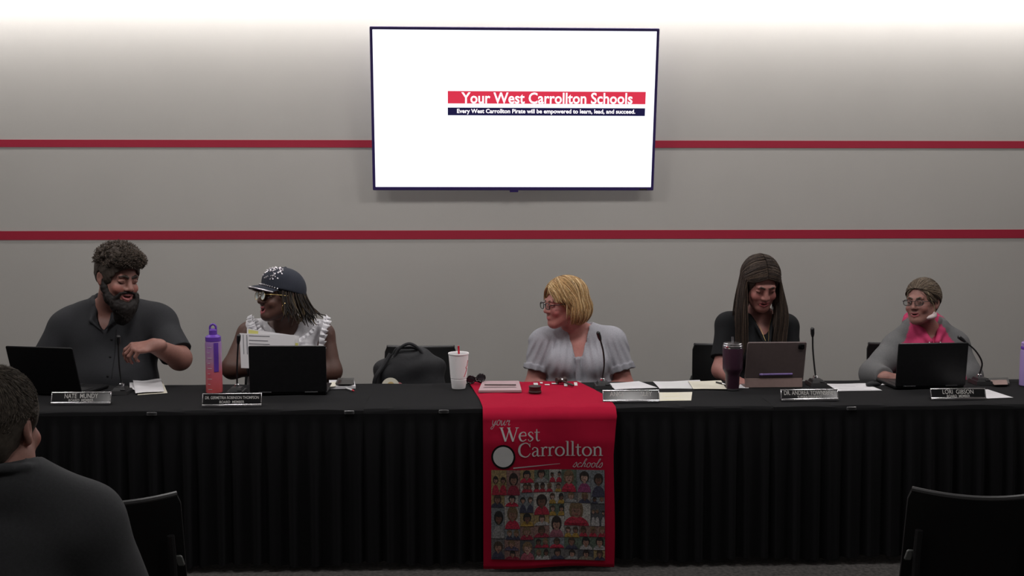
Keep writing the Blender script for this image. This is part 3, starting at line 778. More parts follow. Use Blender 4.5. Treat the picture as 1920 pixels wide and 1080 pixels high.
mic(1130, 727, (1124.5, 634), .012, 'gooseneck microphone in front of the blonde woman, right of the red banner')
mic(1530, 722, (1523.5, 627), -.008, 'gooseneck microphone right of the rose grey tablet')
mic(1838, 719, (1806, 638), .03, 'bent gooseneck microphone right of the laptop of the woman in pink')

# ---- nameplates
def nameplate(px0, px1, pyb, hpx, l1, l2, label, w1, w2, h1=9.5, yaw=0.0, glow=None):
    A, B_ = T(px0, pyb, TT), T(px1, pyb, TT); W = abs(B_[0] - A[0]); c = (A + B_) / 2
    t = thing('nameplate', label, 'nameplate', (c[0], c[1], TT), yaw, 'nameplates')
    H = hpx / 415; tl = R(20.5)
    rx = rotx(-tl)
    f = lambda q: rx @ (np.array(q) + np.array([0, 0, H / 2])) + np.array([0, 0, .003])
    b = MB(); e = .0075
    b.box(f((0, .002, 0)), (W - .004, .003, H - .004), M['darkmetal'], rot=rx)
    for z in (-H / 2 + e * .6, H / 2 - e * .45): b.rbox(W, e * (1.25 if z < 0 else .8), .007, .0018, M['metal'], lambda p, z=z: f((p[0], p[1], p[2] + z)))
    for x in (-W / 2 + .002, W / 2 - .002): b.rbox(.004, H, .006, .0012, M['metal'], lambda p, x=x: f((p[0] + x, p[1], p[2])))
    b.box((0, .020, .0035), (W * .96, .05, .006), M['metal'])
    b.box((0, .036, H * .43), (W * .9, .002, H * .86), M['darkmetal'], rot=rotx(R(17)))
    b.build('holder', t, angle=50)
    b = MB(); b.box(f((0, -.0012, 0)), (W - .010, .0015, H - .012), M['plate'], rot=rx); pl = b.build('plate', t, smooth=False)
    k = W / (px1 - px0)
    b = MB()
    for body, wpx, hp, z in ((l1, w1, h1 * .92, 3.9), (l2, w2, 4.8, -4.3)):
        if not body: continue
        v, fc = text_fit(body, wpx * k, hp * k, .004)
        b.add([f((q[0], -.0022, q[1] + z * k)) for q in v], fc, M['engrave'])
    b.build('lettering', pl, smooth=False)
    return t
nameplate(96, 207, 759, 23, 'NATE  MUNDY', 'BOARD  MEMBER', 'black nameplate in silver holder beside the papers of the bearded man', 62, 46, 9.5)
nameplate(379, 490, 763, 24.5, 'DR. GERMETRIA ROBINSON THOMPSON', 'BOARD  MEMBER', 'black nameplate with the longest name, in front of the ombre bottle', 100, 46, 6)
nameplate(1130, 1237, 755, 23, 'ANGI           SLEY', '', 'black nameplate with a shiny glare beside the red banner', 80, 40, 9.5)
nameplate(1464, 1573, 752, 21.5, 'DR. ANDREA TOWNSEND', 'SUPERINTENDENT', 'dull framed black nameplate in front of the rose grey tablet', 96, 46, 9)
nameplate(1745, 1850, 750, 21.5, 'LORI  GIBSON', 'BOARD  MEMBER', 'black nameplate in silver holder in front of the right laptop', 59, 44, 9)

# ---- laptops, lids seen from behind
M['mark'] = mat('grey_mark', (.11, .11, .115), .35, metal=.5)
def laptop(px, py, W, H, yaw, lean, label, logo=None):
    h = T(px, py, TT)      # middle of the hinge line
    t = thing('laptop', label, 'laptop', (h[0], h[1], TT), yaw, 'open black laptops')
    D = .235
    b = MB(); b.rbox(W, D, .016, .010, M['laptop'], lambda p: np.array([p[0], p[2] + D / 2 + .004, .010 + p[1]])); bs = b.build('base', t)
    b = MB(); b.box((0, D * .38, .0187), (W * .86, D * .42, .0012), M['black_plastic']); b.build('keyboard', bs, smooth=False)
    b = MB(); b.box((0, D * .80, .0187), (W * .3, D * .26, .001), M['darkmetal']); b.build('touchpad', bs, smooth=False)
    rx = rotx(lean); f = lambda q: rx @ np.array(q) + np.array([0, 0, .014])
    b = MB(); b.rbox(W, H, .008, .008, M['laptop'], lambda p: f((p[0], p[1], p[2] + H / 2))); ld = b.build('lid', t)
    b = MB(); b.box(f((0, .0045, H / 2)), (W - .014, .001, H - .02), M['screen_dark'], rot=rx); b.build('display', ld, smooth=False)
    for x in (-W * .3, W * .3):
        b = MB(); b.tube([(x - .03, 0, .014), (x + .03, 0, .014)], .006, M['darkmetal']); b.build('hinge', t)
    if logo:
        v, fc = text_geo(logo, .011, .0); b = MB(); b.add([f((W * .30 + q[0], -.0046, H * .47 + q[1])) for q in v], fc, M['mark']); b.build('lid_mark', ld, smooth=False)
    return t
laptop(92, 741, .345, .235, R(-14), R(17), 'open black laptop at the far left in front of the bearded man')
laptop(541, 741, .36, .225, R(0), R(5), 'open black laptop in front of the woman in the cap')
laptop(1744, 729, .352, .215, R(3), R(6), 'open black laptop with a faint lid mark in front of the woman in pink')

# ---- tablet in folio case
h = T(1451, 726, TT); rx = rotx(R(14)); W, H = .29, .235
t = thing('tablet', 'rose grey tablet in a folio case standing beside the burgundy tumbler', 'tablet', (h[0], h[1], TT), R(0))
f = lambda q: rx @ np.array(q) + np.array([0, .012, .004])
b = MB(); b.rbox(W, H - .03, .009, .010, M['rose'], lambda p: f((p[0], p[1], p[2] + H / 2 + .012))); bd = b.build('back_cover', t)
b = MB(); b.box(f((0, .005, H / 2 + .012)), (W - .02, .001, H - .05), M['screen_dark'], rot=rx); b.build('display', bd, smooth=False)
b = MB(); b.rbox(.030, .026, .004, .006, M['black_gloss'], lambda p: f((p[0] + W / 2 - .026, p[1] - .006, p[2] + H - .026)))
for dx, dz in ((-.006, .005), (.006, -.005)): b.lathe([(.0045, 0), (.0045, .002)], M['darkmetal'], c=f((W / 2 - .026 + dx, -.008, H - .026 + dz)), n=14, rot=rx @ rotx(R(90)))
b.build('camera_bump', bd)
b = MB(); b.rbox(W - .006, .062, .005, .004, M['roseflap'], lambda p: np.array([p[0] - .003, -.006 + p[1] + (p[2] + .031) * .12, .031 + p[2]])); b.build('stand_flap', t)
b = MB(); b.box(np.array([-.003, .004, .064]), (W - .014, .010, .014), M['black_plastic']); b.build('hinge_slot', t, smooth=False)
b = MB(); b.rbox(W, .20, .006, .006, M['rose'], lambda p: np.array([p[0], p[2] + .115, .003 + p[1]])); b.build('keyboard_base', t)
b = MB(); b.tube([(-.075, -.006, .064), (-.07, -.006, .064), (.088, -.006, .066)], .0062, M['pencil'], n=10); pc = b.build('stylus', t)
b = MB(); b.tube([(-.066, -.006, .064), (-.060, -.006, .064)], .0066, M['lavender'], n=10); b.build('stylus_band', pc)

# ---- burgundy tumbler
p = T(1373, 731, TT)
t = thing('tumbler', 'burgundy insulated tumbler with steel lid and straw beside the tablet', 'tumbler', (p[0], p[1], TT))
b = MB(); b.lathe([(.031, .008), (.032, .012), (.0345, .075), (.036, .080), (.047, .100), (.048, .110), (.0495, .200), (.049, .205)], M['burgundy'], n=40); b.build('body', t)
b = MB(); b.lathe([(.029, 0), (.032, .002), (.032, .009), (.030, .010)], M['steel'], n=40); b.build('base_ring', t)
b = MB(); b.lathe([(.0475, .204), (.0485, .206), (.0485, .217), (.046, .219), (.0455, .227), (.043, .229), (.02, .2295)], M['steel'], n=40); b.build('lid', t)
b = MB(); b.tube([(-.001, 0, .20), (-.003, 0, .258)], .005, M['steel'], n=10); b.build('straw', t)

# ---- white foam cup
p = T(860, 728, TT)
t = thing('foam_cup', 'white foam cup with a red straw and red scribble beside the banner', 'cup', (p[0], p[1], TT))
b = MB(); b.lathe([(.032, 0), (.0335, .004), (.0385, .046), (.0375, .047), (.0375, .050), (.0395, .052), (.0485, .166), (.0505, .168), (.051, .172), (.0495, .175), (.0475, .174), (.046, .165), (.040, .10), (.02, .098)], M['foam'], n=48); cb = b.build('cup_body', t)
b = MB(); b.lathe([(.0455, .158), (.0458, .168), (.045, .170), (.01, .169)], M['lens'], n=40); b.build('lid', t)
b = MB(); b.tube([(.004, .0, .12), (.0, -.004, .208)], .0048, M['red'], n=10); b.build('straw', t)
def cupsurf(a, z): r = np.interp(z, [.052, .166], [.0395, .0485]) + .0008; return (r * math.sin(a), -r * math.cos(a), z)
b = MB(); b.tube([cupsurf(R(a), z) for a, z in ((40, .060), (48, .072), (58, .088), (62, .100), (52, .106), (64, .112), (66, .124), (72, .140))], .0016, M['red'], n=6, samples=26); b.build('red_scribble', cb)

# ---- bottles
def ombre():
    m = bpy.data.materials.new('ombre_plastic'); m.use_nodes = True; nt = m.node_tree; bs = nt.nodes['Principled BSDF']
    tc = nt.nodes.new('ShaderNodeTexCoord'); sp = nt.nodes.new('ShaderNodeSeparateXYZ'); rp = nt.nodes.new('ShaderNodeValToRGB'); mr = nt.nodes.new('ShaderNodeMapRange')
    nt.links.new(tc.outputs['Object'], sp.inputs[0]); nt.links.new(sp.outputs['Z'], mr.inputs['Value']); mr.inputs['From Max'].default_value = .25
    nt.links.new(mr.outputs[0], rp.inputs[0]); e = rp.color_ramp.elements
    e[0].position = 0; e[0].color = (.62, .10, .10, 1); e[1].position = 1; e[1].color = (.30, .17, .42, 1)
    k = e.new(.40); k.color = (.60, .13, .17, 1); k = e.new(.62); k.color = (.42, .22, .36, 1)
    nt.links.new(rp.outputs[0], bs.inputs['Base Color']); bs.inputs['Roughness'].default_value = .3; return m
M['ombre'] = ombre()
p = T(402, 736, TT)
t = thing('water_bottle', 'tall water bottle fading from pink to lilac with a purple flip cap', 'bottle', (p[0], p[1], TT))
b = MB(); b.lathe([(.036, 0), (.039, .004), (.039, .05), (.038, .13), (.0385, .235), (.036, .246), (.030, .25)], M['ombre'], n=40); bb = b.build('body', t)
b = MB(); b.lathe([(.034, .246), (.0365, .249), (.0365, .268), (.026, .276), (.019, .279), (.019, .300), (.012, .306)], M['purple'], n=32); cp = b.build('cap', t)
b = MB(); b.tube([(-.014, 0, .298), (-.013, 0, .318), (.0, 0, .328), (.013, 0, .318), (.014, 0, .298)], .005, M['purple'], samples=20); b.build('carry_loop', cp)
b = MB(); b.grid([[(.0392 * math.sin(R(a)), -.0392 * math.cos(R(a)), z) for a in np.linspace(14, 48, 8)] for z in np.linspace(.105, .243, 10)], M['purple'], thick=(.0, -.0012, 0)); b.build('time_stripe', bb)
b = MB()
for k in range(9):
    z = .02 + k * .025
    b.grid([[(.0397 * math.sin(R(a)), -.0397 * math.cos(R(a)), zz) for a in np.linspace(-34, -2 - 12 * (k % 2), 8)] for zz in (z, z + .0022)], M['white_print'])
b.build('measure_marks', bb)
p = T(1926, 723, TT)
t = thing('water_bottle', 'lavender bottle cut by the right edge of the photo', 'bottle', (p[0], p[1], TT))
b = MB(); b.lathe([(.035, 0), (.038, .004), (.038, .165), (.036, .176), (.028, .182)], M['lavender'], n=36); b.build('body', t)
b = MB(); b.lathe([(.030, .181), (.036, .183), (.036, .192), (.034, .196)], M['purple'], n=32); b.build('neck_ring', t)
b = MB(); b.lathe([(.034, .196), (.034, .212), (.031, .216), (.02, .217)], M['lavender'], n=32); b.tube([(-.02, 0, .214), (-.018, 0, .235), (.018, 0, .235), (.02, 0, .214)], .005, M['lavender'], samples=16); b.build('cap', t)

# ---- sunglasses, mauve tablet, sound block, gavel bits
p = T(892, 722, TT)
t = thing('sunglasses', 'dark round sunglasses standing folded behind the white foam cup', 'sunglasses', (p[0], p[1], TT), R(8))
for dx, dz in ((-.024, .028), (.026, .036)):
    a = [(dx + .021 * math.cos(q), 0, dz + .019 * math.sin(q)) for q in np.linspace(0, 2 * math.pi, 24, endpoint=False)]
    b = MB(); b.tube(a, .0035, M['black_gloss'], n=8, closed=True); rim = b.build('rim', t)
    b = MB(); b.lathe([(.0195, -.001), (.0195, .001)], M['darklens'], c=(dx, 0, dz), n=24, rot=rotx(R(90))); b.build('lens', rim)
b = MB(); b.tube([(-.008, 0, .034), (.0, -.003, .038), (.009, 0, .04)], .003, M['black_gloss'], samples=8); b.build('bridge', t)
for s_, z in ((-1, .030), (1, .038)):
    b = MB(); b.tube([(s_ * .045, .001, z), (s_ * .03, .016, z - .006), (-s_ * .03, .02, .008), (-s_ * .044, .022, .003)], .003, M['black_gloss'], samples=14); b.build('temple', t)
def slab(name, px, hz, m, label, cat, z0=TT, parent=None, grp=None):
    """a flat thing lying on the table: four corner pixels give its outline on the table plane"""
    q = np.array([T(x, y, z0) for x, y in px]); c = q.mean(0)
    b = MB(); ins = .5 * hz
    up = q + [0, 0, hz]; inn = c + (q - c) * (1 - ins / np.linalg.norm(q - c, axis=1).mean()); inn[:, 2] = z0 + hz
    b.prism(q, (0, 0, hz), m); o = b.build(name, None, c, smooth=False); tag(o, label, cat, grp); return o, c
o, c0 = slab('tablet', [(897, 736), (978, 735.5), (973, 717.5), (905, 718)], .010, M['mauve'], 'pale mauve closed tablet case lying on the banner with a stylus on top', 'tablet', z0=TZ + .0085)
b = MB(); y_ = T(935, 722, TT + .018); b.tube([(T(908, 724, TT)[0], y_[1], TT + .0202), (T(966, 723, TT)[0], y_[1] - .01, TT + .0202)], .0035, M['rose'], n=8); b.build('stylus', o, c0)
b = MB(); b.prism([T(x, y, TZ + .0187) for x, y in ((906, 727), (969, 726.5), (966, 725.3), (909, 725.6))], (0, 0, .0008), M['rose']); b.build('edge_seam', o, c0, smooth=False)
TB = TZ + .008
p = T(1003, 737, TB)
t = thing('sound_block', 'round dark wooden sound block on the red banner in front of the blonde woman', 'sound block', (p[0], p[1], TB))
b = MB(); b.lathe([(.029, 0), (.031, .003), (.031, .009), (.029, .011), (.0275, .024), (.029, .028), (.030, .032), (.028, .035), (.005, .036)], M['darkwood'], n=36); b.build('block', t)
p = T(1052, 719, TB)
t = thing('gavel', 'small dark gavel lying at the back of the red banner', 'gavel', (p[0], p[1], TB), R(24))
b = MB(); b.tube([(-.026, 0, .016), (-.018, 0, .016), (-.014, 0, .016), (.014, 0, .016), (.018, 0, .016), (.026, 0, .016)], [.015, .0165, .013, .013, .0165, .015], M['darkwood'], n=16); hd = b.build('head', t)
b = MB(); b.tube([(-.004, 0, .016), (.004, 0, .016)], .0137, M['metal'], n=16); b.build('band', hd)
b = MB(); b.tube([(0, -.01, .015), (.0, -.06, .011), (.0, -.10, .010), (.0, -.125, .0085)], [.005, .005, .007, .004], M['darkwood'], n=10, samples=14); b.build('handle', t)

# ---- loose papers (a thin curled sheet each)
def sheet(px, label, m='paper', z=TT, curl=.004, n=10, lines=0, group='loose papers on the tables', name='paper_sheet', mark=None):
    q = [T(x, y, z) for x, y in px]; A, B_, D_, E = q       # front-left, front-right, back-right, back-left
    rows = []
    for i in range(n + 1):
        u = i / n; l = A + (E - A) * u; r = B_ + (D_ - B_) * u
        rows.append([l + (r - l) * j / n + np.array([0, 0, .0006 + curl * (.5 + .5 * math.sin(j / n * 5 + u * 3)) * (u * .7 + .3) ]) for j in range(n + 1)])
    c = (A + B_ + D_ + E) / 4
    b = MB(); b.grid(rows, M[m], thick=(0, 0, -.0006)); o = b.build(name, None, c); tag(o, label, 'paper', group)
    if lines:
        b = MB()
        for k in range(lines):
            u = .15 + .7 * k / max(1, lines - 1); i = int(u * n)
            a_, c_ = np.array(rows[i][1]) + [0, 0, .0006], np.array(rows[i][n - 2]) + [0, 0, .0006]
            pts = [np.array(rows[i][j]) + [0, 0, .0004] for j in range(1, n - 1 - (k % 3))]
            b.add([p_ for p_ in pts] + [p_ + [0, .003, 0] for p_ in pts], [(j, j + 1, len(pts) + j + 1, len(pts) + j) for j in range(len(pts) - 1)], M[mark or 'ink'])
        b.build('print_lines', o, c, smooth=False)
    return o
sheet([(258, 741), (314, 737), (305, 716), (258, 718)], 'cream backing sheet under the white papers of the bearded man', 'cream', curl=.002)
sheet([(254, 738), (308, 734), (302, 713.5), (249, 714.5)], 'crumpled white paper lying in front of the bearded man', z=TT + .006, curl=.010)
sheet([(243, 727), (262, 737), (262, 716), (243, 718)], 'small white slip sticking out left of the papers of the bearded man', z=TT + .004, curl=.004)
sheet([(1153, 730.5), (1233, 727), (1198, 716), (1138, 719)], 'white sheet lying just behind the glaring nameplate', curl=.003)
sheet([(1237, 729), (1322, 729), (1312, 714), (1224, 716)], 'white printed sheet with pale green lines between the blonde woman and the tumbler', curl=.004, lines=4, mark='greenink')
sheet([(1300, 729.5), (1362, 729.5), (1352, 714.5), (1290, 715)], 'cream white sheet partly behind the burgundy tumbler', 'cream', z=TT + .005, curl=.003)
sheet([(1237, 752), (1296, 751), (1298, 735.5), (1236, 736)], 'small cream slip right of the glaring nameplate', 'cream', curl=.001, lines=3, mark='yellow')
sheet([(1571, 733.5), (1654, 732), (1622, 719.5), (1549, 720)], 'white printed sheet right of the superintendent plate and microphone', curl=.002, lines=4)
sheet([(1852, 747.5), (1900, 745.5), (1852, 731), (1800, 733)], 'white sheet poking out right of the last nameplate', curl=.002)
sheet([(1652, 722), (1680, 721), (1680, 711), (1660, 712)], 'white slip left of the laptop of the woman in pink', curl=.002)
sheet([(1385, 728), (1404, 728), (1404, 718), (1388, 718)], 'small white slip between the tumbler and the tablet', curl=.002)

# ---- small things
o, c0 = slab('notebook', [(617, 730), (667, 728.5), (664, 716), (617, 717)], .012, M['paper'], 'white notebook stack beside the laptop of the woman in the cap', 'notebook')
b = MB(); b.prism([T(x, y, TT + .012) for x, y in ((619, 726), (630, 725), (630, 717), (620, 717.5))], (0, 0, .004), M['cream']); b.build('inner_pages', o, c0, smooth=False)
M['phone'] = mat('phone_dark', (.055, .057, .057), .3)
o, c0 = slab('phone', [(629, 722), (664, 721.5), (664, 711.5), (634, 712)], .009, M['phone'], 'dark phone lying on the white notebook', 'phone', z0=TT + .0125)
b = MB(); b.prism([T(x, y, TT + .0216) for x, y in ((631, 721), (662, 720.5), (662, 712.2), (635, 712.7))], (0, 0, .0005), M['screen_dark']); b.build('screen', o, c0, smooth=False)
p = T(659, 733, TT)
t = thing('pen', 'short red capped pen end sticking out from under the white notebook', 'pen', (p[0], p[1], TT), R(30))
b = MB(); b.tube([(0, -.012, .005), (0, .06, .005)], .0042, M['white_print'], n=10); b.build('barrel', t)
b = MB(); b.tube([(0, -.028, .005), (0, -.012, .005)], [.003, .0048], M['red'], n=10); b.build('cap', t)
a_, c_ = T(1343, 716.5, TT + .012), T(1360, 720.5, TT + .012)
t = thing('pen', 'slim dark pen lying on the cream sheet left of the tumbler', 'pen', a_)
d_ = c_ - a_; b = MB(); b.tube([d_ * 0, d_ * .7], .004, M['darkmetal'], n=10); b.build('barrel', t)
b = MB(); b.tube([d_ * .7, d_ * 1.2], [.004, .001], M['metal'], n=10); b.build('tip', t)
o, c0 = slab('phone', [(1862, 723), (1893, 722), (1890, 711), (1852, 712)], .009, M['phone'], 'dark phone with a pale case beside the lavender bottle', 'phone')
b = MB(); b.prism([T(x, y, TT + .0092) for x, y in ((1864, 721.7), (1890, 721), (1887, 712.2), (1856, 713))], (0, 0, .0006), M['roseflap']); b.build('case_back', o, c0, smooth=False)
t = thing('eyeglass_case', 'small black soft case at the back edge left of the right laptop', 'case', T(1637, 725, TT))
b = MB(); b.tube([(-.035, 0, .009), (-.02, 0, .012), (.02, .005, .012), (.035, .006, .008)], [.006, .011, .011, .006], M['bag'], n=12, samples=14); b.build('pouch', t)
b = MB(); b.tube([(-.02, .003, .022), (0, .004, .0255), (.02, .008, .022)], .0018, M['darkmetal'], n=6, samples=8); b.build('zip', t)

# ---- black bag on the empty chair
bx, by = chx(775), CHY - .10
t = thing('shoulder_bag', 'bulky black bag with two carry loops sitting on the empty chair', 'bag', (bx, by, .46))
f = SDF((bx - .34, by - .2, .44), (bx + .28, by + .22, 1.02), .006)
def Z(px, py): q = P(px, py, by); return q
f.ell(Z(770, 735), (.165, .12, .16), k=.03); f.ell(Z(762, 705), (.11, .10, .12), k=.03)
f.ell(Z(735, 705), (.09, .09, .13), rotx(0) @ roty(R(22)), k=.05); f.ell(Z(798, 700), (.09, .10, .13), roty(R(-20)), k=.05)
f.ell(Z(762, 680), (.075, .07, .05), k=.05); f.ell(Z(722, 690), (.05, .07, .05), k=.03); f.ell(Z(812, 690), (.055, .08, .06), roty(R(-25)), k=.03)
f.box((bx, by, .56), (.16, .10, .10), r=.05, k=.05)
f.d[:, :, 0] = .05
f.ripple(.008, 34, 3)
bag = f.mesh('body', [(.007, .0075, .010)], mat('bag_cloth', (.007, .0075, .01), .75, attr='Col', noise=.3, nscale=90, bump=.3, bscale=700), t, (bx, by, .46), smooth=3)
for dx, top in ((0, 642), (-4, 650)):
    b = MB(); b.tube([Z(738 + dx, 676) - [0, .05 + dx * .006, 0], Z(747 + dx, 654) - [0, .05 + dx * .006, 0], Z(768 + dx, top) - [0, .05 + dx * .006, 0], Z(788 + dx, 654) - [0, .05 + dx * .006, 0], Z(802 + dx, 680) - [0, .05 + dx * .006, 0]], .008, M['bag'], samples=26); b.build('handle', t, (bx, by, .46))
b = MB(); b.tube([Z(734, 660) - [0, .07, 0], Z(722, 680) - [0, .09, 0], Z(708, 700) - [0, .11, 0], Z(703, 725) - [0, .10, 0]], .012, M['bag'], samples=20); b.build('strap', t, (bx, by, .46))
q = Z(735, 718); yb_ = q[1] - .125
M['pinkp'] = mat('pink_paper', (.45, .16, .17), .8)
M['tan'] = mat('tan_print', (.50, .36, .15), .8)
b = MB(); b.lathe([(.046, 0), (.046, .003)], M['cream'], c=(q[0], yb_, q[2] + .002), n=32, rot=rotx(R(80))); pt = b.build('round_tag', t, (bx, by, .46)); tag(pt, 'cream round tag with a tan centre')
b = MB(); b.lathe([(.018, 0), (.018, .001)], M['tan'], c=(q[0] + .002, yb_ - .0036, q[2] + .010), n=24, rot=rotx(R(80))); b.build('tan_centre', pt, (bx, by, .46))
b = MB(); b.lathe([(.03, 0), (.03, .002)], M['pinkp'], c=(q[0] + .038, yb_ + .004, q[2] - .006), n=24, rot=rotx(R(80))); b.build('pink_edge', pt, (bx, by, .46))
# ================================================================== people
V3 = lambda *a: np.array(a, float)
def unit(v): v = np.array(v, float); return v / np.linalg.norm(v)
class Head:
    def __init__(s, c, yaw, pitch, roll, sc):
        s.c = np.array(c, float); s.R = rotz(R(yaw)) @ rotx(R(pitch)) @ roty(R(roll)); s.sc = sc
    def L(s, *p): p = np.array(p[0] if len(p) == 1 else p, float); return s.c + s.R @ (p * s.sc)
    def D(s, v): return s.R @ np.array(v, float)
    def sph(s, d, g=0.0): d = unit(d); return s.L(V3(0, .015, .03) + d * (V3(.076, .096, .088) + g))
# labels: 0 skin 1 lip 2 teeth 3 eye white 4 iris 5 brow 6 mouth 7 nail / cheek
def add_head(f, H, mouth='smile', squint=.5, brow=1.0, jaw=1.0, nose=1.0, wd=.027):
    L, sc = H.L, H.sc
    E = lambda p, r, k=.02, lab=0, op='u', Rl=None: f.ell(L(p), np.array(np.broadcast_to(r, 3)) * sc, H.R if Rl is None else H.R @ Rl, k * sc, lab, op)
    K = lambda a, b, r1, r2, k=.012, lab=0, op='u': f.cone(L(a), L(b), r1 * sc, r2 * sc, k * sc, lab, op)
    E((0, .015, .03), (.076, .096, .088), .03)
    E((0, -.034, -.036), (.0615 * jaw, .058, .080), .03)
    for s in (-1, 1):
        K((s * .053 * jaw, -.002, -.062), (s * .016, -.066, -.098), .019, .020, .03)
        E((s * .036, -.070, -.036), (.024, .020, .020), .018, 7)
    E((0, -.074, -.098), (.022, .018, .017), .022)
    K((-.034, -.083, .019), (.034, -.083, .019), .0115, .0115, .016)
    for s in (-1, 1): E((s * .031, -.100, .0005), (.0165, .017, .0115), .012, None, 'sub')
    for s in (-1, 1):
        E((s * .031, -.0775, .0), .0125, .003, 3 if squint < .8 else 5)
        E((s * .031, -.0865, .0), (.0055, .0045, .0055), .001, 4)
        up = .0075 - .0035 * squint; dn = -.0085 + .0045 * squint
        pts = [(s * .0165, -.0815, -.001), (s * .024, -.088, up), (s * .033, -.0895, up + .0005), (s * .044, -.081, .0)]
        f.chain([L(p) for p in pts], .0038 * sc, .004 * sc, 0)
        pts2 = [(p[0], p[1] - .0022, p[2] - .0028) for p in pts[1:]]
        f.chain([L(p) for p in pts2], .0016 * sc, .001 * sc, 5)
        pts = [(s * .0165, -.0815, -.001), (s * .025, -.0865, dn), (s * .034, -.087, dn), (s * .044, -.081, .0)]
        f.chain([L(p) for p in pts], .0036 * sc, .005 * sc, 0)
        f.chain([L(p) for p in ((s * .013, -.0935, .0185), (s * .030, -.0945, .0245), (s * .047, -.082, .0195))], V3(.0045, .0042, .0022) * sc * brow, .003 * sc, 5)
    K((0, -.088, .012), (0, -.1085 - .004 * (nose - 1), -.030), .0075, .0115 * nose, .014)
    for s in (-1, 1): E((s * .0125 * nose, -.099, -.0345), (.0085, .010, .0075), .008); E((s * .007, -.105, -.043), (.0035, .004, .003), .003, 6, 'sub')
    E((0, -.078, -.062), (.030, .017, .022), .015)
    if mouth in ('smile', 'open', 'laugh'):
        op = {'smile': .0085, 'open': .011, 'laugh': .017}[mouth]; wd = wd
        E((0, -.098, -.066 - op * .3), (wd * .92, .022, op), .004, 6, 'sub')
        E((0, -.0845, -.0615), (.022, .0085, .0052), .001, 2)
        if op > .01: E((0, -.082, -.066 - op * 1.05), (.018, .012, .005), .002, 1)
        up = [(-wd, -.081, -.053), (-.014, -.094, -.0590), (0, -.0975, -.0605), (.014, -.094, -.0590), (wd, -.081, -.053)]
        lo = [(-wd, -.081, -.053), (-.017, -.0915, -.0645 - op * .9), (0, -.0955, -.068 - op * 1.12), (.017, -.0915, -.0645 - op * .9), (wd, -.081, -.053)]
    else:
        up = [(-.027, -.082, -.057), (-.012, -.094, -.0635), (0, -.0965, -.065), (.012, -.094, -.0635), (.027, -.082, -.057)]
        lo = [(-.027, -.082, -.057), (-.012, -.0935, -.070), (0, -.0955, -.0725), (.012, -.0935, -.070), (.027, -.082, -.057)]
    f.chain([L(p) for p in up], V3(.003, .0042, .0044, .0042, .003) * sc, .003 * sc, 1)
    f.chain([L(p) for p in lo], V3(.003, .0048, .0056, .0048, .003) * sc, .003 * sc, 1)
    for s in (-1, 1):      # smile folds and ears
        E((s * .078, .012, -.004), (.009, .019, .031), .006, 0, 'u', rotx(R(-12)) @ rotz(R(-s * 18)))
        E((s * .088, .008, -.001), (.007, .010, .017), .004, 0, 'sub')
        E((s * .076, .006, -.030), (.008, .009, .010), .006, 7)
def add_hand(f, wv, fw, nb, side, curl=(25, 35, 25), sc=1.0, spread=6, thumb=(.55, .75, -.35), tcurl=20):
    """wv wrist, fw towards the fingers, nb out of the back of the hand, side +1/-1 where the thumb leaves (along fw x nb)"""
    fw = unit(fw); sv = unit(np.cross(fw, nb)); nb = np.cross(sv, fw)
    Rm = np.stack([sv, nb, fw], 1)
    W = lambda a, b, c: wv + (sv * a * side + nb * b + fw * c) * sc
    f.cone(W(0, 0, -.03), W(0, 0, .02), .026 * sc, .025 * sc, .02, flat=(nb, 1.35))
    f.ell(W(0, .0, .048), V3(.042, .016, .052) * sc, Rm, .018)
    f.ell(W(.024, -.010, .028), V3(.018, .014, .030) * sc, Rm, .015)
    for i, (a, ln) in enumerate(((.031, .074), (.0105, .083), (-.0105, .077), (-.030, .060))):
        p = W(a, .003, .088 - (.012 if i == 3 else (.004 if i == 0 else 0)))
        ang = 0; q = unit(fw + sv * side * math.tan(R(spread)) * (a / .031)); segs = (.47, .30, .23); r = (.0098, .0090, .0082, .0068)
        cur = p - q * .02 * sc; f.cone(cur, p, .010 * sc, .0100 * sc, .006); cur = p
        for j in range(3):
            ang += curl[j] * (1 + .12 * (i - 1)); d = q * math.cos(R(ang)) - nb * math.sin(R(ang)); nx = cur + d * ln * segs[j] * sc
            f.cone(cur, nx, r[j] * sc * (1 - .05 * (i == 3)), r[j + 1] * sc * (1 - .05 * (i == 3)), .004, 0 if j < 2 else 7); cur = nx
    d = unit(fw * thumb[0] + sv * side * thumb[1] + nb * thumb[2]); p = W(.026, -.006, .022)
    for j, ln in enumerate((.040, .034, .028)):
        nx = p + d * ln * sc; f.cone(p, nx, (.0125, .0108, .0098)[j] * sc, (.0108, .0098, .0078)[j] * sc, .006); p = nx
        d = unit(d * math.cos(R(tcurl)) + (fw * .7 - nb * .5) * math.sin(R(tcurl)))

